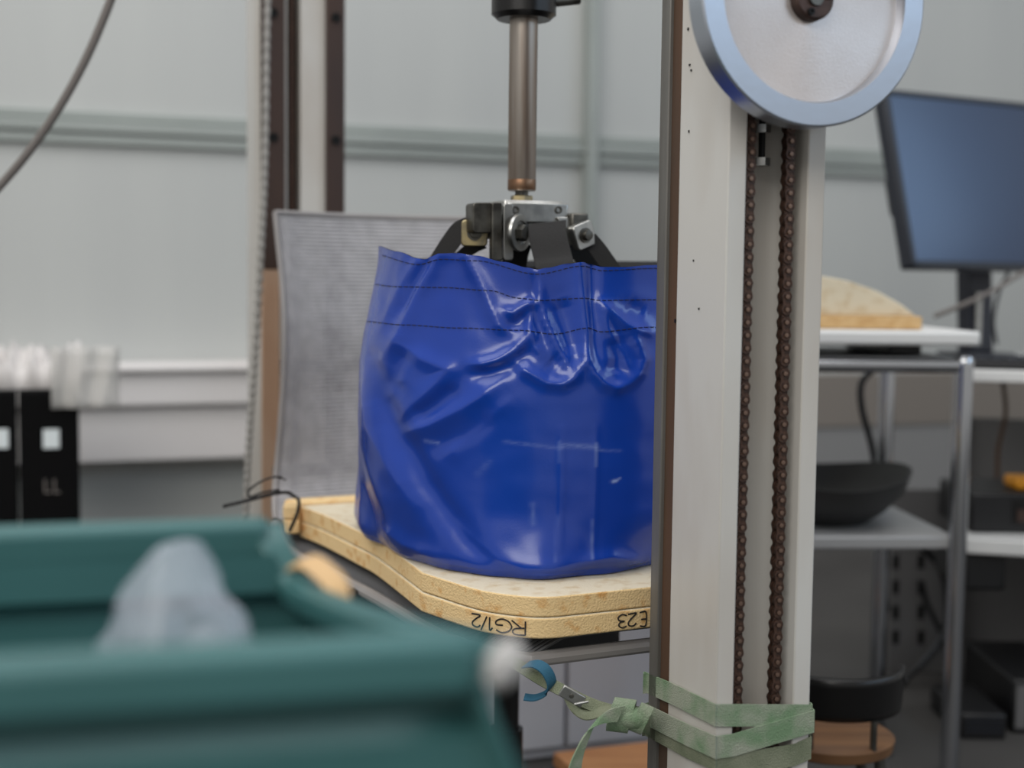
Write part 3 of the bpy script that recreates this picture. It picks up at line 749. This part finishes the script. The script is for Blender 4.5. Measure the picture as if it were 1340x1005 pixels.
# knot: loops of ribbon round the lead
mb = MB()
loop = []
for k in range(25):
    t = 2*pi*k/24; loop.append(kn+V(-.004, 0, 0)+Z*.0165*sin(t)+V(.25, 1, 0).normalized()*.011*cos(t)+V(1, 0, 0)*.004*sin(t))
mb.ribbon(loop, V(.0115, .002, -.002), .0024)
loop = []
for k in range(25):
    t = 2*pi*k/24; loop.append(kn+V(.017, .002, -.004)+Z*.0135*sin(t)+V(.25, 1, 0).normalized()*.010*cos(t)+V(1, 0, 0)*.006*sin(t))
mb.ribbon(loop, V(.0065, .001, -.003), .0022)
mb.lathe(kn+V(-.016, 0, 0), V(1, 0, -.1), [(0, .004), (.004, .010), (.016, .0125), (.030, .0115), (.040, .005)], 18)
obj('knot', mb, 'strap_green', strap)
tail = spline([sp(812, 934, 1.385), sp(792, 938, 1.375), sp(775, 950, 1.37), sp(763, 972, 1.368), sp(753, 1000, 1.368), sp(748, 1040, 1.37)], 6)
mb = MB(); mb.ribbon(tail, [V(.004+.004*i/len(tail), .003, .0075-.004*i/len(tail)) for i in range(len(tail))], .0018); obj('tail', mb, 'strap_green', strap)
lead = spline([sp(808, 932, 1.40), sp(785, 926, 1.405), sp(760, 916, 1.41), sp(735, 903, 1.42), sp(710, 890, 1.43), sp(684, 874, 1.44), sp(664, 862, 1.45)], 6)
mb = MB(); mb.ribbon(lead, V(.002, .004, .0052), .0018); obj('lead', mb, 'strap_olive', strap)
mb = MB(); mb.ribbon(spline([sp(740, 908, 1.412), sp(750, 925, 1.405), sp(766, 935, 1.40), sp(786, 932, 1.398), sp(806, 930, 1.395)], 6), V(.001, .007, .0034), .0016); obj('fold', mb, 'strap_olive', strap)
bk = sp(749, 911, 1.395); bu = (sp(762, 918, 1.395)-sp(736, 903, 1.395)).normalized(); bv = V(0, -1, 0).cross(bu).normalized()
mb = MB(); mb.box(bk, .0135, .0016, .0065, bu, bu.cross(bv), bv); bo = obj('cam_buckle', mb, 'zinc', strap, bevel=.0012)
mb = MB(); mb.lathe(bk+V(0, -.0015, 0)-bu*.001, V(0, -1, 0), [(0, .001), (0, .0026), (.001, .0022), (.0012, .0008)], 12); obj('rivet', mb, 'dark_steel', bo)
mb = MB(); mb.tube([bk+bu*.006-bv*.006-V(0, .002, 0), bk+bu*.017+bv*.004-V(0, .002, 0)], .0012, 6); obj('lever', mb, 'zinc', bo)
bl = spline([sp(688, 870, 1.43), sp(702, 869, 1.425), sp(715, 878, 1.42), sp(722, 895, 1.42), sp(714, 907, 1.425), sp(700, 913, 1.43), sp(686, 912, 1.43)], 6)
mb = MB(); mb.ribbon(bl, [V(.0045, .006, .002) if i < len(bl)*.6 else V(.001, .009, .0006) for i in range(len(bl))], .0014); obj('blue_tongue', mb, 'strap_blue', strap, label='blue woven strap end')
# ------------------------------------------------------------------ foreground crate stack
ZC = .75
NRc = pz(622, 832, ZC); T1 = R(14.5); T2 = R(26.5)
uA = V(cos(T1), sin(T1), 0); kA = V(-sin(T2), cos(T2), 0)
LN = .46; LD = .305; HC = .246
def crate(z0, label, first):
    c = thing('storage_crate', NRc-uA*LN/2+kA*LD/2+Z*(z0-NRc.z), label, 'crate', 'stacked teal crates')
    O = V(NRc.x, NRc.y, z0)
    def q(a, k_, z): return O-uA*a+kA*k_+Z*z
    nrm = V(sin(T1), -cos(T1), 0)
    sl = lambda h: .034*max(0, min(1, (HC-.012-h)/.075))
    for nm, k0, sg in (('long_wall', 0, 1), ('long_wall', LD, -1)):
        mb = MB()
        prof = [(.0, .0)]
        hs = [0, .02, .024, .05, .054, .085, .089, .115, .119, .145, .149, .170, .174, .198, .206, HC-.018]
        os_ = [0, 0, .007, .007, 0, 0, .007, .007, 0, 0, .007, .007, 0, 0, -.014, -.014]
        rw = [[q(a-sl(h) if a == 0 else a, k0, h)+nrm*(sg*(o_-.012)) for h, o_ in zip(hs, os_)] for a in (0, LN)]
        rw2 = [[p-nrm*(sg*.005) for p in r] for r in rw]
        n = len(hs)
        mb.add(rw[0]+rw[1]+rw2[0]+rw2[1], [(i, i+1, n+i+1, n+i) for i in range(n-1)]+[(2*n+i, 3*n+i, 3*n+i+1, 2*n+i+1) for i in range(n-1)]+[(i, 2*n+i, 2*n+i+1, i+1) for i in range(n-1)]+[(n+i, n+i+1, 3*n+i+1, 3*n+i) for i in range(n-1)])
        wall = obj(nm, mb, 'crate_teal', c, ang=20)
        mb = MB(); mb.box(q(LN/2, k0, HC-.012)-nrm*(sg*.006), LN/2, .013, .012, uA, nrm); pass
        obj('rim', mb, 'crate_teal', wall, bevel=.005)
    for a0, dip in ((0, .036), (LN, 0)):
        n2 = V(cos(T2), sin(T2), 0)*(1 if a0 == 0 else -1)
        tops = [(0, 0), (.2, -.009), (.5, -.022), (.8, -.033), (.9, -.030), (.955, -.010), (1, 0)] if dip else [(0, 0), (.5, 0), (1, 0)]
        levs = [0, .03, .16, .19, .21, None]
        rwv = [[q(a0, LD*t, HC+dz if lv is None else lv)+n2*((sl(lv) if lv is not None else sl(HC+dz)) if a0 == 0 else 0)-n2*.003 for t, dz in tops] for lv in levs]
        mb = MB(); mb.grid(rwv); wall = obj('end_wall', mb, 'crate_teal', c, solid=.005)
        mb = MB(); pt = spline([q(a0, LD*t, HC+dz-.007)+n2*(sl(HC+dz) if a0 == 0 else 0) for t, dz in tops], 5); mb.ribbon(pt, n2*.010, .013); obj('rim', mb, 'crate_teal', wall, bevel=.003)
    mb = MB(); mb.prism([q(.006, .006, 0), q(LN-.006, .006, 0), q(LN-.006, LD-.006, 0), q(.006, LD-.006, 0)], Z*.008); obj('bottom', mb, 'crate_teal', c)
    return q
crate(.004, 'teal ribbed plastic crate, lowest of the stack', 0)
crate(.254, 'teal ribbed plastic crate, middle of the stack', 0)
qc = crate(ZC-HC, 'teal ribbed plastic crate holding crumpled clear film, topmost of the stack', 1)
# crumpled film in the crate
mb = MB(); rw = []
cA = qc(.085, .155, 0)
for i in range(34):
    h = i/33; r = []
    for j in range(56):
        t = 2*pi*j/56; rr = (.085*(1-h)**.7+.012)
        p = V(cA.x, cA.y, ZC-HC+.012)+uA*(rr*cos(t)*1.0+.012*h)+kA*(rr*sin(t)*.75+.05*h)+Z*(.238*h)
        nn = .055*noise.noise(p*16)+.03*abs(noise.noise(p*34+V(3, 1, 2)))+.012*noise.noise(p*70)
        r.append(p+(uA*cos(t)+kA*sin(t))*nn*min(1.1-h, .35+h)+Z*.008*noise.noise(p*30+V(9, 0, 0)))
    rw.append(r)
mb.grid(rw, True); mb.f.append(tuple(range(33*56, 34*56)))
tag(obj('plastic_film', mb, 'film', None, ang=12), 'crumpled clear plastic film bunched inside the topmost teal crate', 'plastic film')
# tan tape over the dipped end wall, white tag on the corner
def endp(t, dz=0, out=.01): return qc(0, LD*t, HC+dz)+V(cos(T2), sin(T2), 0)*(out+.012)
mb = MB(); mb.ribbon(spline([endp(.91, -.026, -.004), endp(.88, -.022, .003), endp(.83, -.026, .008), endp(.79, -.033, .012), endp(.77, -.046, .012), endp(.765, -.062, .012)], 5), V(cos(T2), sin(T2), 0)*.006+Z*.003, .002)
tag(obj('paper_tape', mb, 'tape_tan'), 'tan paper tape hanging over the dipped crate end', 'tape')
mb = MB(); e = endp(0.0, -.013, -.002)+uA*.003; rw = []
for i in range(13):
    f = pi*i/12; rw.append([e+uA*(.008*sin(f)*cos(t))+V(0, 1, 0)*(.008*sin(f)*sin(t))+Z*(.009*cos(f))+V(1, 0, 1)*.006*noise.noise(V(f*2, cos(t)*2, sin(t)*2)) for t in [2*pi*j/20 for j in range(20)]])
mb.grid(rw, True); tag(obj('paper_wad', mb, 'paper_white'), 'small crumpled white paper wad stuck on the crate corner', 'paper')
# ------------------------------------------------------------------ left background: black towers, bubble wrap, sheet, cable
def box_px(x0, x1, y0, y1, Y, depth, th=TH):
    u = V(cos(th), sin(th), 0); n = V(sin(th), -cos(th), 0)
    a = py(x0, y0, Y); b_ = pp(x1, y0, a, n); zt_ = a.z; zb_ = pp(x0, y1, a, n).z
    return a, b_, zt_, zb_, u, n
for k, (x0, x1, lx) in enumerate(((24, 103, 67), (-62, 22, 0))):
    Pn = py(60, 520, 3.0)
    a = pp(x0, 512, Pn, N); b_ = pp(x1, 512, Pn, N); zt_ = pp(60, 511, Pn, N).z; c_ = (a+b_)/2; hw = (b_-a).length/2
    t = thing('equipment_tower', V(c_.x, c_.y, 0)-N*.2, ('black equipment tower with a white label and faint marks, edge against the white trunking' if k == 0 else 'black equipment tower cut by the frame beside the other black tower'), 'tower')
    mb = MB(); mb.box(V(c_.x, c_.y, zt_/2)-N*.2, hw, .2, zt_/2, U, N); obj('case', mb, 'tower_black', t, bevel=.006)
    w_ = .017; l1 = pp(lx, 574, Pn, N)
    mb = MB(); mb.box(l1+N*.001, w_, .001, .021, U, N); obj('paper_label', mb, 'label_white', t)
    if k == 0:
        mb = MB()
        for xx in (59, 71): q = pp(xx, 636, Pn, N); mb.box(q+N*.001, .002, .0008, .015, U, N); mb.box(q+N*.001+U*.006-Z*.014, .006, .0008, .002, U, N)
        obj('printed_mark', mb, 'cable_grey', t)
    ztop = zt_
Pn = py(60, 520, 3.0)
mb = MB(); rw = []
for i in range(12):
    r = []
    for j in range(40):
        b0 = pp(-70+180*j/39, 500, Pn, N)-N*(.02+.26*i/11); hgt = .075*math.sin(pi*(i+.4)/12)**.4
        r.append(V(b0.x, b0.y, ztop+.002+max(0, hgt*(1+.5*noise.noise(V(j*.35, i*.4, 2)))*(0 if i in (0, 11) else 1)+.022*noise.noise(V(j*.9, i*.9, 5))*(0 if i in (0, 11) else 1))))
    rw.append(r)
mb.grid(rw); tag(obj('bubble_wrap', mb, 'bubble', None, solid=.002, ang=30), 'crumpled white bubble wrap lying over the black towers', 'bubble wrap')
a = pp(104, 457, Pn+N*.02, N); b_ = pp(156, 457, Pn+N*.02, N); c_ = pp(156, 536, Pn+N*.02, N)
mb = MB(); rw = []
for i in range(8):
    zz_ = a.z+.005-(a.z-c_.z)*i/7; rw.append([V(*(a.lerp(b_, j/7).xy), zz_)+N*.008*sin(j*1.3+i*.4) for j in range(-5, 8)])
mb.grid(rw); tag(obj('frosted_sheet', mb, 'frosted', None, solid=.0015), 'frosted plastic sheet hanging off the edge of the bubble wrap', 'sheet')
mb = MB(); pts = spline([py(170, -70, 2.2), py(138, 18, 2.2), py(105, 92, 2.2), py(62, 165, 2.2), py(10, 232, 2.2), py(-50, 290, 2.2), py(-150, 350, 2.3)], 8)
mb.tube(pts, .0068, 12); tag(obj('hanging_cable', mb, 'cable_grey'), 'thick grey cable curving down in front of the pale wall', 'cable')
# ------------------------------------------------------------------ right background
# white cabinet and plywood platform behind the chair
PC = py(742, 900, 2.50); 
cab = thing('low_cabinet', V(PC.x, PC.y, 0)-N*.2, 'pale grey low cabinet with two doors behind the chair base', 'cabinet')
ac = (pp(742, 920, PC, N)); ac.z = 0
mb = MB(); mb.box(ac-N*.152+Z*.26, .20, .13, .26, U, N); obj('body', mb, 'cabinet_grey', cab, bevel=.004)
for s in (-1, 1): mb = MB(); mb.box(ac-N*.012+U*s*.101+Z*.27, .098, .009, .245, U, N); obj('door', mb, 'cabinet_grey', cab, bevel=.003)
zp = .07; pf = pz(770, 985, zp); pf2 = pz(840, 978, zp)
pc0 = pz(842, 972, zp); bc_ = V(pc0.x, pc0.y, 0)-U*.056+N*.085
mb = MB(); mb.box(bc_+Z*(zp-.012), .115, .09, .012, U, N); tag(obj('platform_board', mb, 'plywood', None, bevel=.002), 'orange-brown plywood board low behind the chair base', 'board')
mb = MB(); mb.box(bc_+Z*(zp-.0475), .118, .092, .0225, U, N); tag(obj('pallet_base', mb, 'navy_edge', None, bevel=.003), 'dark base under the orange-brown plywood board', 'base')
# chrome trolley with thick white top
YT = 2.45
TP = py(1262, 470, YT)
tr = thing('steel_trolley', V(TP.x-.3, TP.y+.2, 0), 'chrome tube trolley with a grey lower shelf under the white board', 'trolley')
uT = V(cos(R(4)), sin(R(4)), 0); nT = V(sin(R(4)), -cos(R(4)), 0)
cr = V(TP.x, TP.y, 0); TW, TD = .50, .40
ztop = py(1262, 470, YT).z; zsh = py(1248, 702, YT).z
corners = [cr, cr-uT*TW, cr-uT*TW-nT*TD, cr-nT*TD]
for p in corners:
    mb = MB(); mb.tube([p+Z*.0, p+Z*(ztop-.01)], .0165, 16); post = obj('post', mb, 'chrome', tr)
    mb = MB(); mb.lathe(p+Z*(ztop-.012), Z, [(0, .01), (0, .0172), (.010, .0172), (.017, .013), (.02, .004)], 16); obj('end_cap', mb, 'chrome', post)
for i in range(4):
    p, q = corners[i], corners[(i+1) % 4]
    mb = MB(); mb.tube([p+Z*(ztop-.012), q+Z*(ztop-.012)], .013, 12); obj('top_rail', mb, 'chrome', tr)
cc = (corners[0]+corners[2])/2
mb = MB(); mb.box(cc+Z*(zsh-.012), TW/2-.002, TD/2-.002, .012, uT, nT); obj('shelf', mb, 'shelf_grey', tr, bevel=.004)
mb = MB(); mb.box(cc+Z*(ztop-.004), TW/2-.014, TD/2-.014, .006, uT, nT); obj('tray', mb, 'shelf_grey', tr, bevel=.002)
zbt = py(1250, 433, YT).z; zbb = py(1250, 452, YT).z
mb = MB(); c0 = py(1284, 440, YT-.02); cb = V(c0.x, c0.y, 0)-uT*.28-nT*.20
for dx in (-.2, .3): 
    pass
mb.box(cb+Z*(zbt+zbb)/2, .28, .20, (zbt-zbb)/2, uT, nT); tag(obj('white_board', mb, 'table_white', None, bevel=.006), 'thick white board laid across the chrome trolley', 'board')
for dx in (.20, -.22):
    mb = MB(); mb.box(cb+uT*(dx-.03)+Z*((zbb+ztop+.003)/2), .030, .13, (zbb-ztop-.004)/2, uT, nT); tag(obj('spacer_block', mb, 'black_plastic', None, bevel=.004), ('black spacer block under the white board beside the trolley corner post' if dx > 0 else 'black spacer block under the domed foam end of the white board'), 'block', 'spacer blocks under the white board')
# domed foam on the board

def dome_top(xpx): return lin([(1000, 358), (1075, 361), (1110, 368), (1150, 382), (1180, 399), (1196, 411)], xpx)
Yd = YT+.03
pl = []
for x in (1196, 1190, 1180, 1165, 1150, 1130, 1110, 1090, 1070, 1040, 1000, 960, 930, 900):
    y = dome_top(x) if x > 1000 else 358+(1000-x)*.45; pl.append(py(x, y, Yd))
zbd = zbt+.0005
pl = [V(p.x, p.y, max(p.z, zbd+.02)) for p in pl]
bot = [V(pl[-1].x, pl[-1].y, zbd+.024), V(pl[0].x, pl[0].y, zbd+.024)]
fd = thing('foam_dome', V(pl[6].x, Yd+.1, zbd), 'domed cream foam block with an orange-brown base layer on the white board', 'foam block')
mb = MB(); mb.prism(pl+bot, V(0, .2, 0)); obj('dome', mb, 'foam_skin', fd, bevel=.01)
mat('foam_orange', (214, 180, 130), .95, col2=(198, 158, 106), scale=60, bump=.5)
mb = MB(); a = py(1206, 420, Yd-.01); mb.box(V((a.x+pl[-1].x)/2, Yd+.09, zbd+.0118), (a.x-pl[-1].x)/2, .105, .0117); obj('base_layer', mb, 'foam_orange', fd, bevel=.003)
# dark dish on the shelf
dc = py(1075, 640, YT+.20); zd = zsh
c = V(dc.x-.0, cc.y, zd)
mb = MB(); hd = py(1080, 614, YT+.2).z-zd
rx = py(1184, 625, YT+.2).x-c.x
prof = [(.001, .35), (.001, .52), (.25, .72), (.6, .92), (1.0, 1.0), (1.0, .97), (.62, .88), (.30, .68), (.12, .4), (.1, .02)]
rw = []
for h, r_ in prof: rw.append([c+V(cos(2*pi*j/48)*rx*r_, sin(2*pi*j/48)*.19*r_, hd*h+.012*h*cos(4*pi*j/48)) for j in range(48)])
mb.grid(rw, True); mb.f += [tuple(range(48))[::-1], tuple(range(9*48, 10*48))]
tag(obj('black_dish', mb, 'dish_black', None, ang=40), 'wide black plastic seat shell lying on the trolley shelf', 'seat shell')
# desk with monitor, keyboard and lower shelf
YD = 2.75
DP = py(1272, 484, YD)
uD = V(cos(R(-14)), sin(R(-14)), 0); nD = V(sin(R(-14)), -cos(R(-14)), 0)
zdt = DP.z; zdl = py(1266, 705, YD).z
desk = thing('computer_desk', V(DP.x+.5, DP.y+.35, 0), 'white desk with a lower shelf carrying the monitor and keyboard', 'desk')
do = V(DP.x, DP.y, 0)
for nm, z, t in (('desk_top', zdt, .024), ('lower_shelf', zdl, .03)):
    mb = MB(); mb.box(do+uD*.60-nD*.35+Z*(z-t/2), .60, .35, t/2, uD, nD); obj(nm, mb, 'table_white', desk, bevel=.003)
for a_, b_ in ((.03, .66), (1.17, .66), (1.17, .04)):
    mb = MB(); mb.box(do+uD*a_-nD*b_+Z*(zdt-.024)/2, .02, .02, (zdt-.024)/2, uD, nD); obj('leg', mb, 'shelf_grey', desk)
mb = MB(); mb.box(do+uD*.6-nD*.69+Z*.28, .58, .006, .28, uD, nD); obj('shade_backdrop', mb, 'panel_grey', desk)  # added dark backdrop standing in for the shade under the desk
# monitor
YM = 2.95; TM = R(29); tilt = R(15)
uM = V(cos(TM), sin(TM), 0); nM0 = V(sin(TM), -cos(TM), 0); vM = (Z*cos(tilt)-nM0*sin(tilt)).normalized(); nM = (nM0*cos(tilt)+Z*sin(tilt)).normalized()
BLc = py(1193, 349, YM); TLc = pp(1163, 117, BLc, nM)
Hm = (TLc-BLc).dot(vM); Wm = Hm*1.70
mc = BLc+uM*Wm/2+vM*Hm/2
foot = pp(1277, 452, mc-nM0*.06, nM0)
fl = V(foot.x, foot.y, zdt)
mon = thing('monitor', fl, 'black flat computer monitor tilted back on its stand', 'monitor')
mb = MB(); mb.box(mc-nM*.018, Wm/2, .018, Hm/2, uM, nM, vM); obj('case', mb, 'bezel', mon, bevel=.006)
mb = MB(); bz = .014; mb.box(mc+nM*.0008, Wm/2-bz, .0008, Hm/2-bz, uM, nM, vM); obj('screen', mb, 'screen', mon)
for s in (-1, 1):
    mb = MB(); mb.box(mc+uM*s*(Wm/2-bz/2)+nM*.0015, bz/2-.001, .0025, Hm/2-.001, uM, nM, vM); obj('bezel', mb, 'bezel', mon, bevel=.001)
    mb = MB(); mb.box(mc+vM*s*(Hm/2-bz/2)+nM*.0015, Wm/2-.001, .0025, bz/2-.001, uM, nM, vM); obj('bezel', mb, 'bezel', mon, bevel=.001)
mb = MB(); q = pp(1169, 258, mc-nM*.03, nM); mb.box(q+uM*.0, .008, .012, .040, uM, nM, vM); obj('side_port', mb, 'black_plastic', mon, bevel=.003)
zst = py(1277, 300, YM).z
fb = V(fl.x, fl.y, 0)
mb = MB(); mb.prism([fb+uM*a_+nM0*b_+Z*(zdt+.012) for a_, b_ in ((-.038, -.02), (.038, -.02), (.038, .02), (-.038, .02))], Z*(zst+.12-zdt)-nM0*.03); obj('stand', mb, 'navy_edge', mon, bevel=.004)
mb = MB(); mb.box(fb-uM*.018+nM0*.0215+Z*(zdt+.09), .008, .0015, .06, uM, nM0); obj('stand_highlight', mb, 'zinc', mon)  # silver highlight on the stand, built as a thin bright strip
mb = MB(); mb.box(fb+Z*(zdt+.0065), .055, .07, .0055, uM, nM0); obj('foot', mb, 'navy_edge', mon, bevel=.003)
mb = MB(); p = mc-nM*.036-vM*.02; mb.box(p, .06, .03, .06, uM, nM, vM); obj('mount', mb, 'navy_edge', mon, bevel=.004)
# keyboard: black with key rows
kb0 = py(1222, 470, YD+.06)
kq = do+uD*.20-nD*.10+Z*zdt
kb = thing('keyboard', V(kq.x, kq.y, zdt), 'black computer keyboard lying in front of the monitor stand', 'keyboard')
mb = MB(); mb.box(kq+Z*.009, .21, .075, .008, uD, nD); obj('case', mb, 'black_plastic', kb, bevel=.004)
for r_ in range(4):
    mb = MB()
    for c2_ in range(14): mb.box(kq+uD*(-.19+.0285*c2_+.004*r_)+nD*(.052-.034*r_)*-1+Z*.020, .0115, .013, .004, uD, nD)
    obj('key_row', mb, 'bezel', kb, bevel=.0015)
# things on and under the lower shelf
bp0 = py(1310, 700, YD+.12)
def bx_(x0, x1, y0, y1, Y, dep, z0=None):
    a = py(x0, y0, Y); b_ = py(x1, y0, Y); zb_ = py(x0, y1, Y).z if z0 is None else z0
    return V((a.x+b_.x)/2, Y+dep/2, (a.z+zb_)/2), (b_.x-a.x)/2, dep/2, (a.z-zb_)/2
c_, hx, hy, hz = bx_(1272, 1400, 645, 700, YD+.06, .22, zdl+.0005)
dev = thing('black_device', V(c_.x, c_.y, zdl), 'black boxy instrument with a glossy front on the lower desk shelf', 'device')
mb = MB(); mb.box(c_, hx, hy, hz); obj('case', mb, 'black_plastic', dev, bevel=.006)
mb = MB(); mb.box(c_-V(-hx*.3, hy+.001, -hz*.1), hx*.45, .002, hz*.6); obj('front_panel', mb, 'black_gloss', dev)
mb = MB(); mb.box(c_-V(-hx*.05, hy+.004, hz*.1), .012, .002, hz*.3); obj('red_mark', mb, 'hub_brown', dev)
ty = c_+V(.03, 0, hz)
mb = MB(); mb.box(ty+V(.03, -.03, .0125), .055, .04, .012); o = obj('orange_case', mb, 'yellow_orange', None, bevel=.006); tag(o, 'small yellow-orange case lying on the black instrument', 'case')
c_, hx, hy, hz = bx_(1262, 1318, 735, 786, YD+.02, .2)
mb = MB(); mb.box(V(c_.x, c_.y, zdl-.031-hz), hx, hy, hz); tag(obj('under_shelf_unit', mb, 'black_plastic', None, bevel=.008), 'black box fixed under the lower desk shelf', 'box')
c_, hx, hy, hz = bx_(1258, 1318, 934, 985, 2.64, .2, 0.001)
pc_ = thing('computer_tower', V(c_.x, c_.y, 0), 'low black computer case on the floor behind the chrome trolley post', 'computer')
mb = MB(); mb.box(c_, hx, hy, hz); obj('case', mb, 'black_plastic', pc_, bevel=.005)
for k in range(3): mb = MB(); mb.box(c_+V(0, -hy-.001, hz*(.5-.4*k)), hx*.8, .0015, hz*.06); obj('vent_slot', mb, 'bezel', pc_)
c_, hx, hy, hz = bx_(1326, 1440, 890, 985, 2.68, .3, 0.001)
pc_ = thing('computer_tower', V(c_.x, c_.y, 0), 'tall black computer case on the floor with a grey grille', 'computer')
mb = MB(); mb.box(c_, hx, hy, hz); obj('case', mb, 'black_plastic', pc_, bevel=.005)
mb = MB(); mb.box(c_+V(-hx*.8, -hy-.001, 0), hx*.12, .002, hz*.8); obj('grille', mb, 'panel_grey', pc_)
# slotted rack upright panel
PU = py(1200, 800, 3.10)
up = thing('slotted_panel', V(PU.x, PU.y, 0), 'grey slotted steel upright panel behind the trolley', 'panel')
x0 = py(1165, 800, 3.10).x; x1 = py(1238, 800, 3.10).x; zu = py(1200, 640, 3.10).z
mb = MB(); mb.box(V((x0+x1)/2, 3.11, zu/2), (x1-x0)/2, .012, zu/2); obj('plate', mb, 'panel_grey', up, bevel=.002)
for xx in (1172, 1205):
    for yy in range(735, 990, 33):
        q = py(xx, yy, 3.097)
        if q.z > .03: mb = MB(); mb.box(q, .007, .0012, .016); obj('slot', mb, 'bolt_black', up)
# cables
def cable(pts, r, lab, matn='black_plastic', name='cable'):
    mb = MB(); mb.tube(spline([py(*p) for p in pts], 8), r, 10); tag(obj(name, mb, matn), lab, 'cable')
cable([(1168, 462, 2.92), (1150, 478, 2.93), (1128, 500, 2.93), (1128, 535, 2.93), (1140, 580, 2.93), (1146, 620, 2.93), (1150, 700, 2.93), (1160, 800, 2.93)], .0075, 'black cable hanging under the white board behind the black seat shell')
cable([(1206, 715, 3.04), (1232, 745, 3.04), (1240, 790, 3.03), (1236, 826, 3.03), (1205, 868, 3.0), (1165, 910, 2.96), (1150, 940, 2.75), (1158, 975, 2.6), (1170, 1010, 2.5)], .0085, 'black cable looping down in front of the slotted panel')
cable([(1206, 760, 3.07), (1214, 790, 3.07), (1232, 828, 3.06), (1238, 850, 3.05)], .0065, 'short black cable crossing the slotted panel')
cable([(1222, 414, 2.92), (1262, 398, 2.90), (1300, 380, 2.92), (1350, 352, 2.97), (1420, 330, 3.1)], .005, 'thin grey cable running past the monitor stand', 'cable_grey')
cable([(1330, 330, 3.19), (1318, 360, 3.15), (1308, 380, 3.10), (1300, 420, 3.08), (1304, 450, 3.08)], .004, 'thin dark cable hanging down from the monitor')
cable([(1312, 498, 3.1), (1316, 540, 3.1), (1306, 590, 3.1), (1306, 640, 3.1), (1308, 655, 3.1)], .005, 'brownish cable hanging between the desk top and its lower shelf', 'rail_rust')
# chair with black back and wooden seat
s_c = py(1085, 958, 1.98); zseat = s_c.z; s_c = V(s_c.x, s_c.y, 0)
sch = thing('low_stool', s_c, 'low stool with a round brown wooden seat and black curved backrest', 'stool')
mb = MB(); mb.lathe(s_c+Z*(zseat-.02), Z, [(0, .02), (0, .085), (.004, .092), (.018, .094), (.022, .088), (.022, .01)], 40); obj('seat', mb, 'seat_wood_shaded', sch)
rw = []
for i in range(6):
    r = []; zz_ = py(1100, 942-58*i/5, 1.90).z
    for j in range(25):
        t = R(-5-170*j/24); r.append(s_c+V(cos(t)*.098, sin(t)*.088-.003*i, zz_))
    rw.append(r)
mb = MB(); mb.grid(rw); obj('backrest', mb, 'black_gloss', sch, solid=.008)
for a_, b_ in ((-.06, -.055), (.06, -.055), (-.06, .055), (.06, .055)):
    mb = MB(); mb.tube([s_c+V(a_*1.25, b_*1.25, 0), s_c+V(a_, b_, zseat-.018)], .008, 10); obj('leg', mb, 'dark_steel', sch)
for a_ in (-.045, .045):
    mb = MB(); mb.tube([s_c+V(a_, -.075, zseat-.012), s_c+V(a_, -.077, py(1100, 925, 1.9).z)], .005, 10); obj('back_post', mb, 'dark_steel', sch)
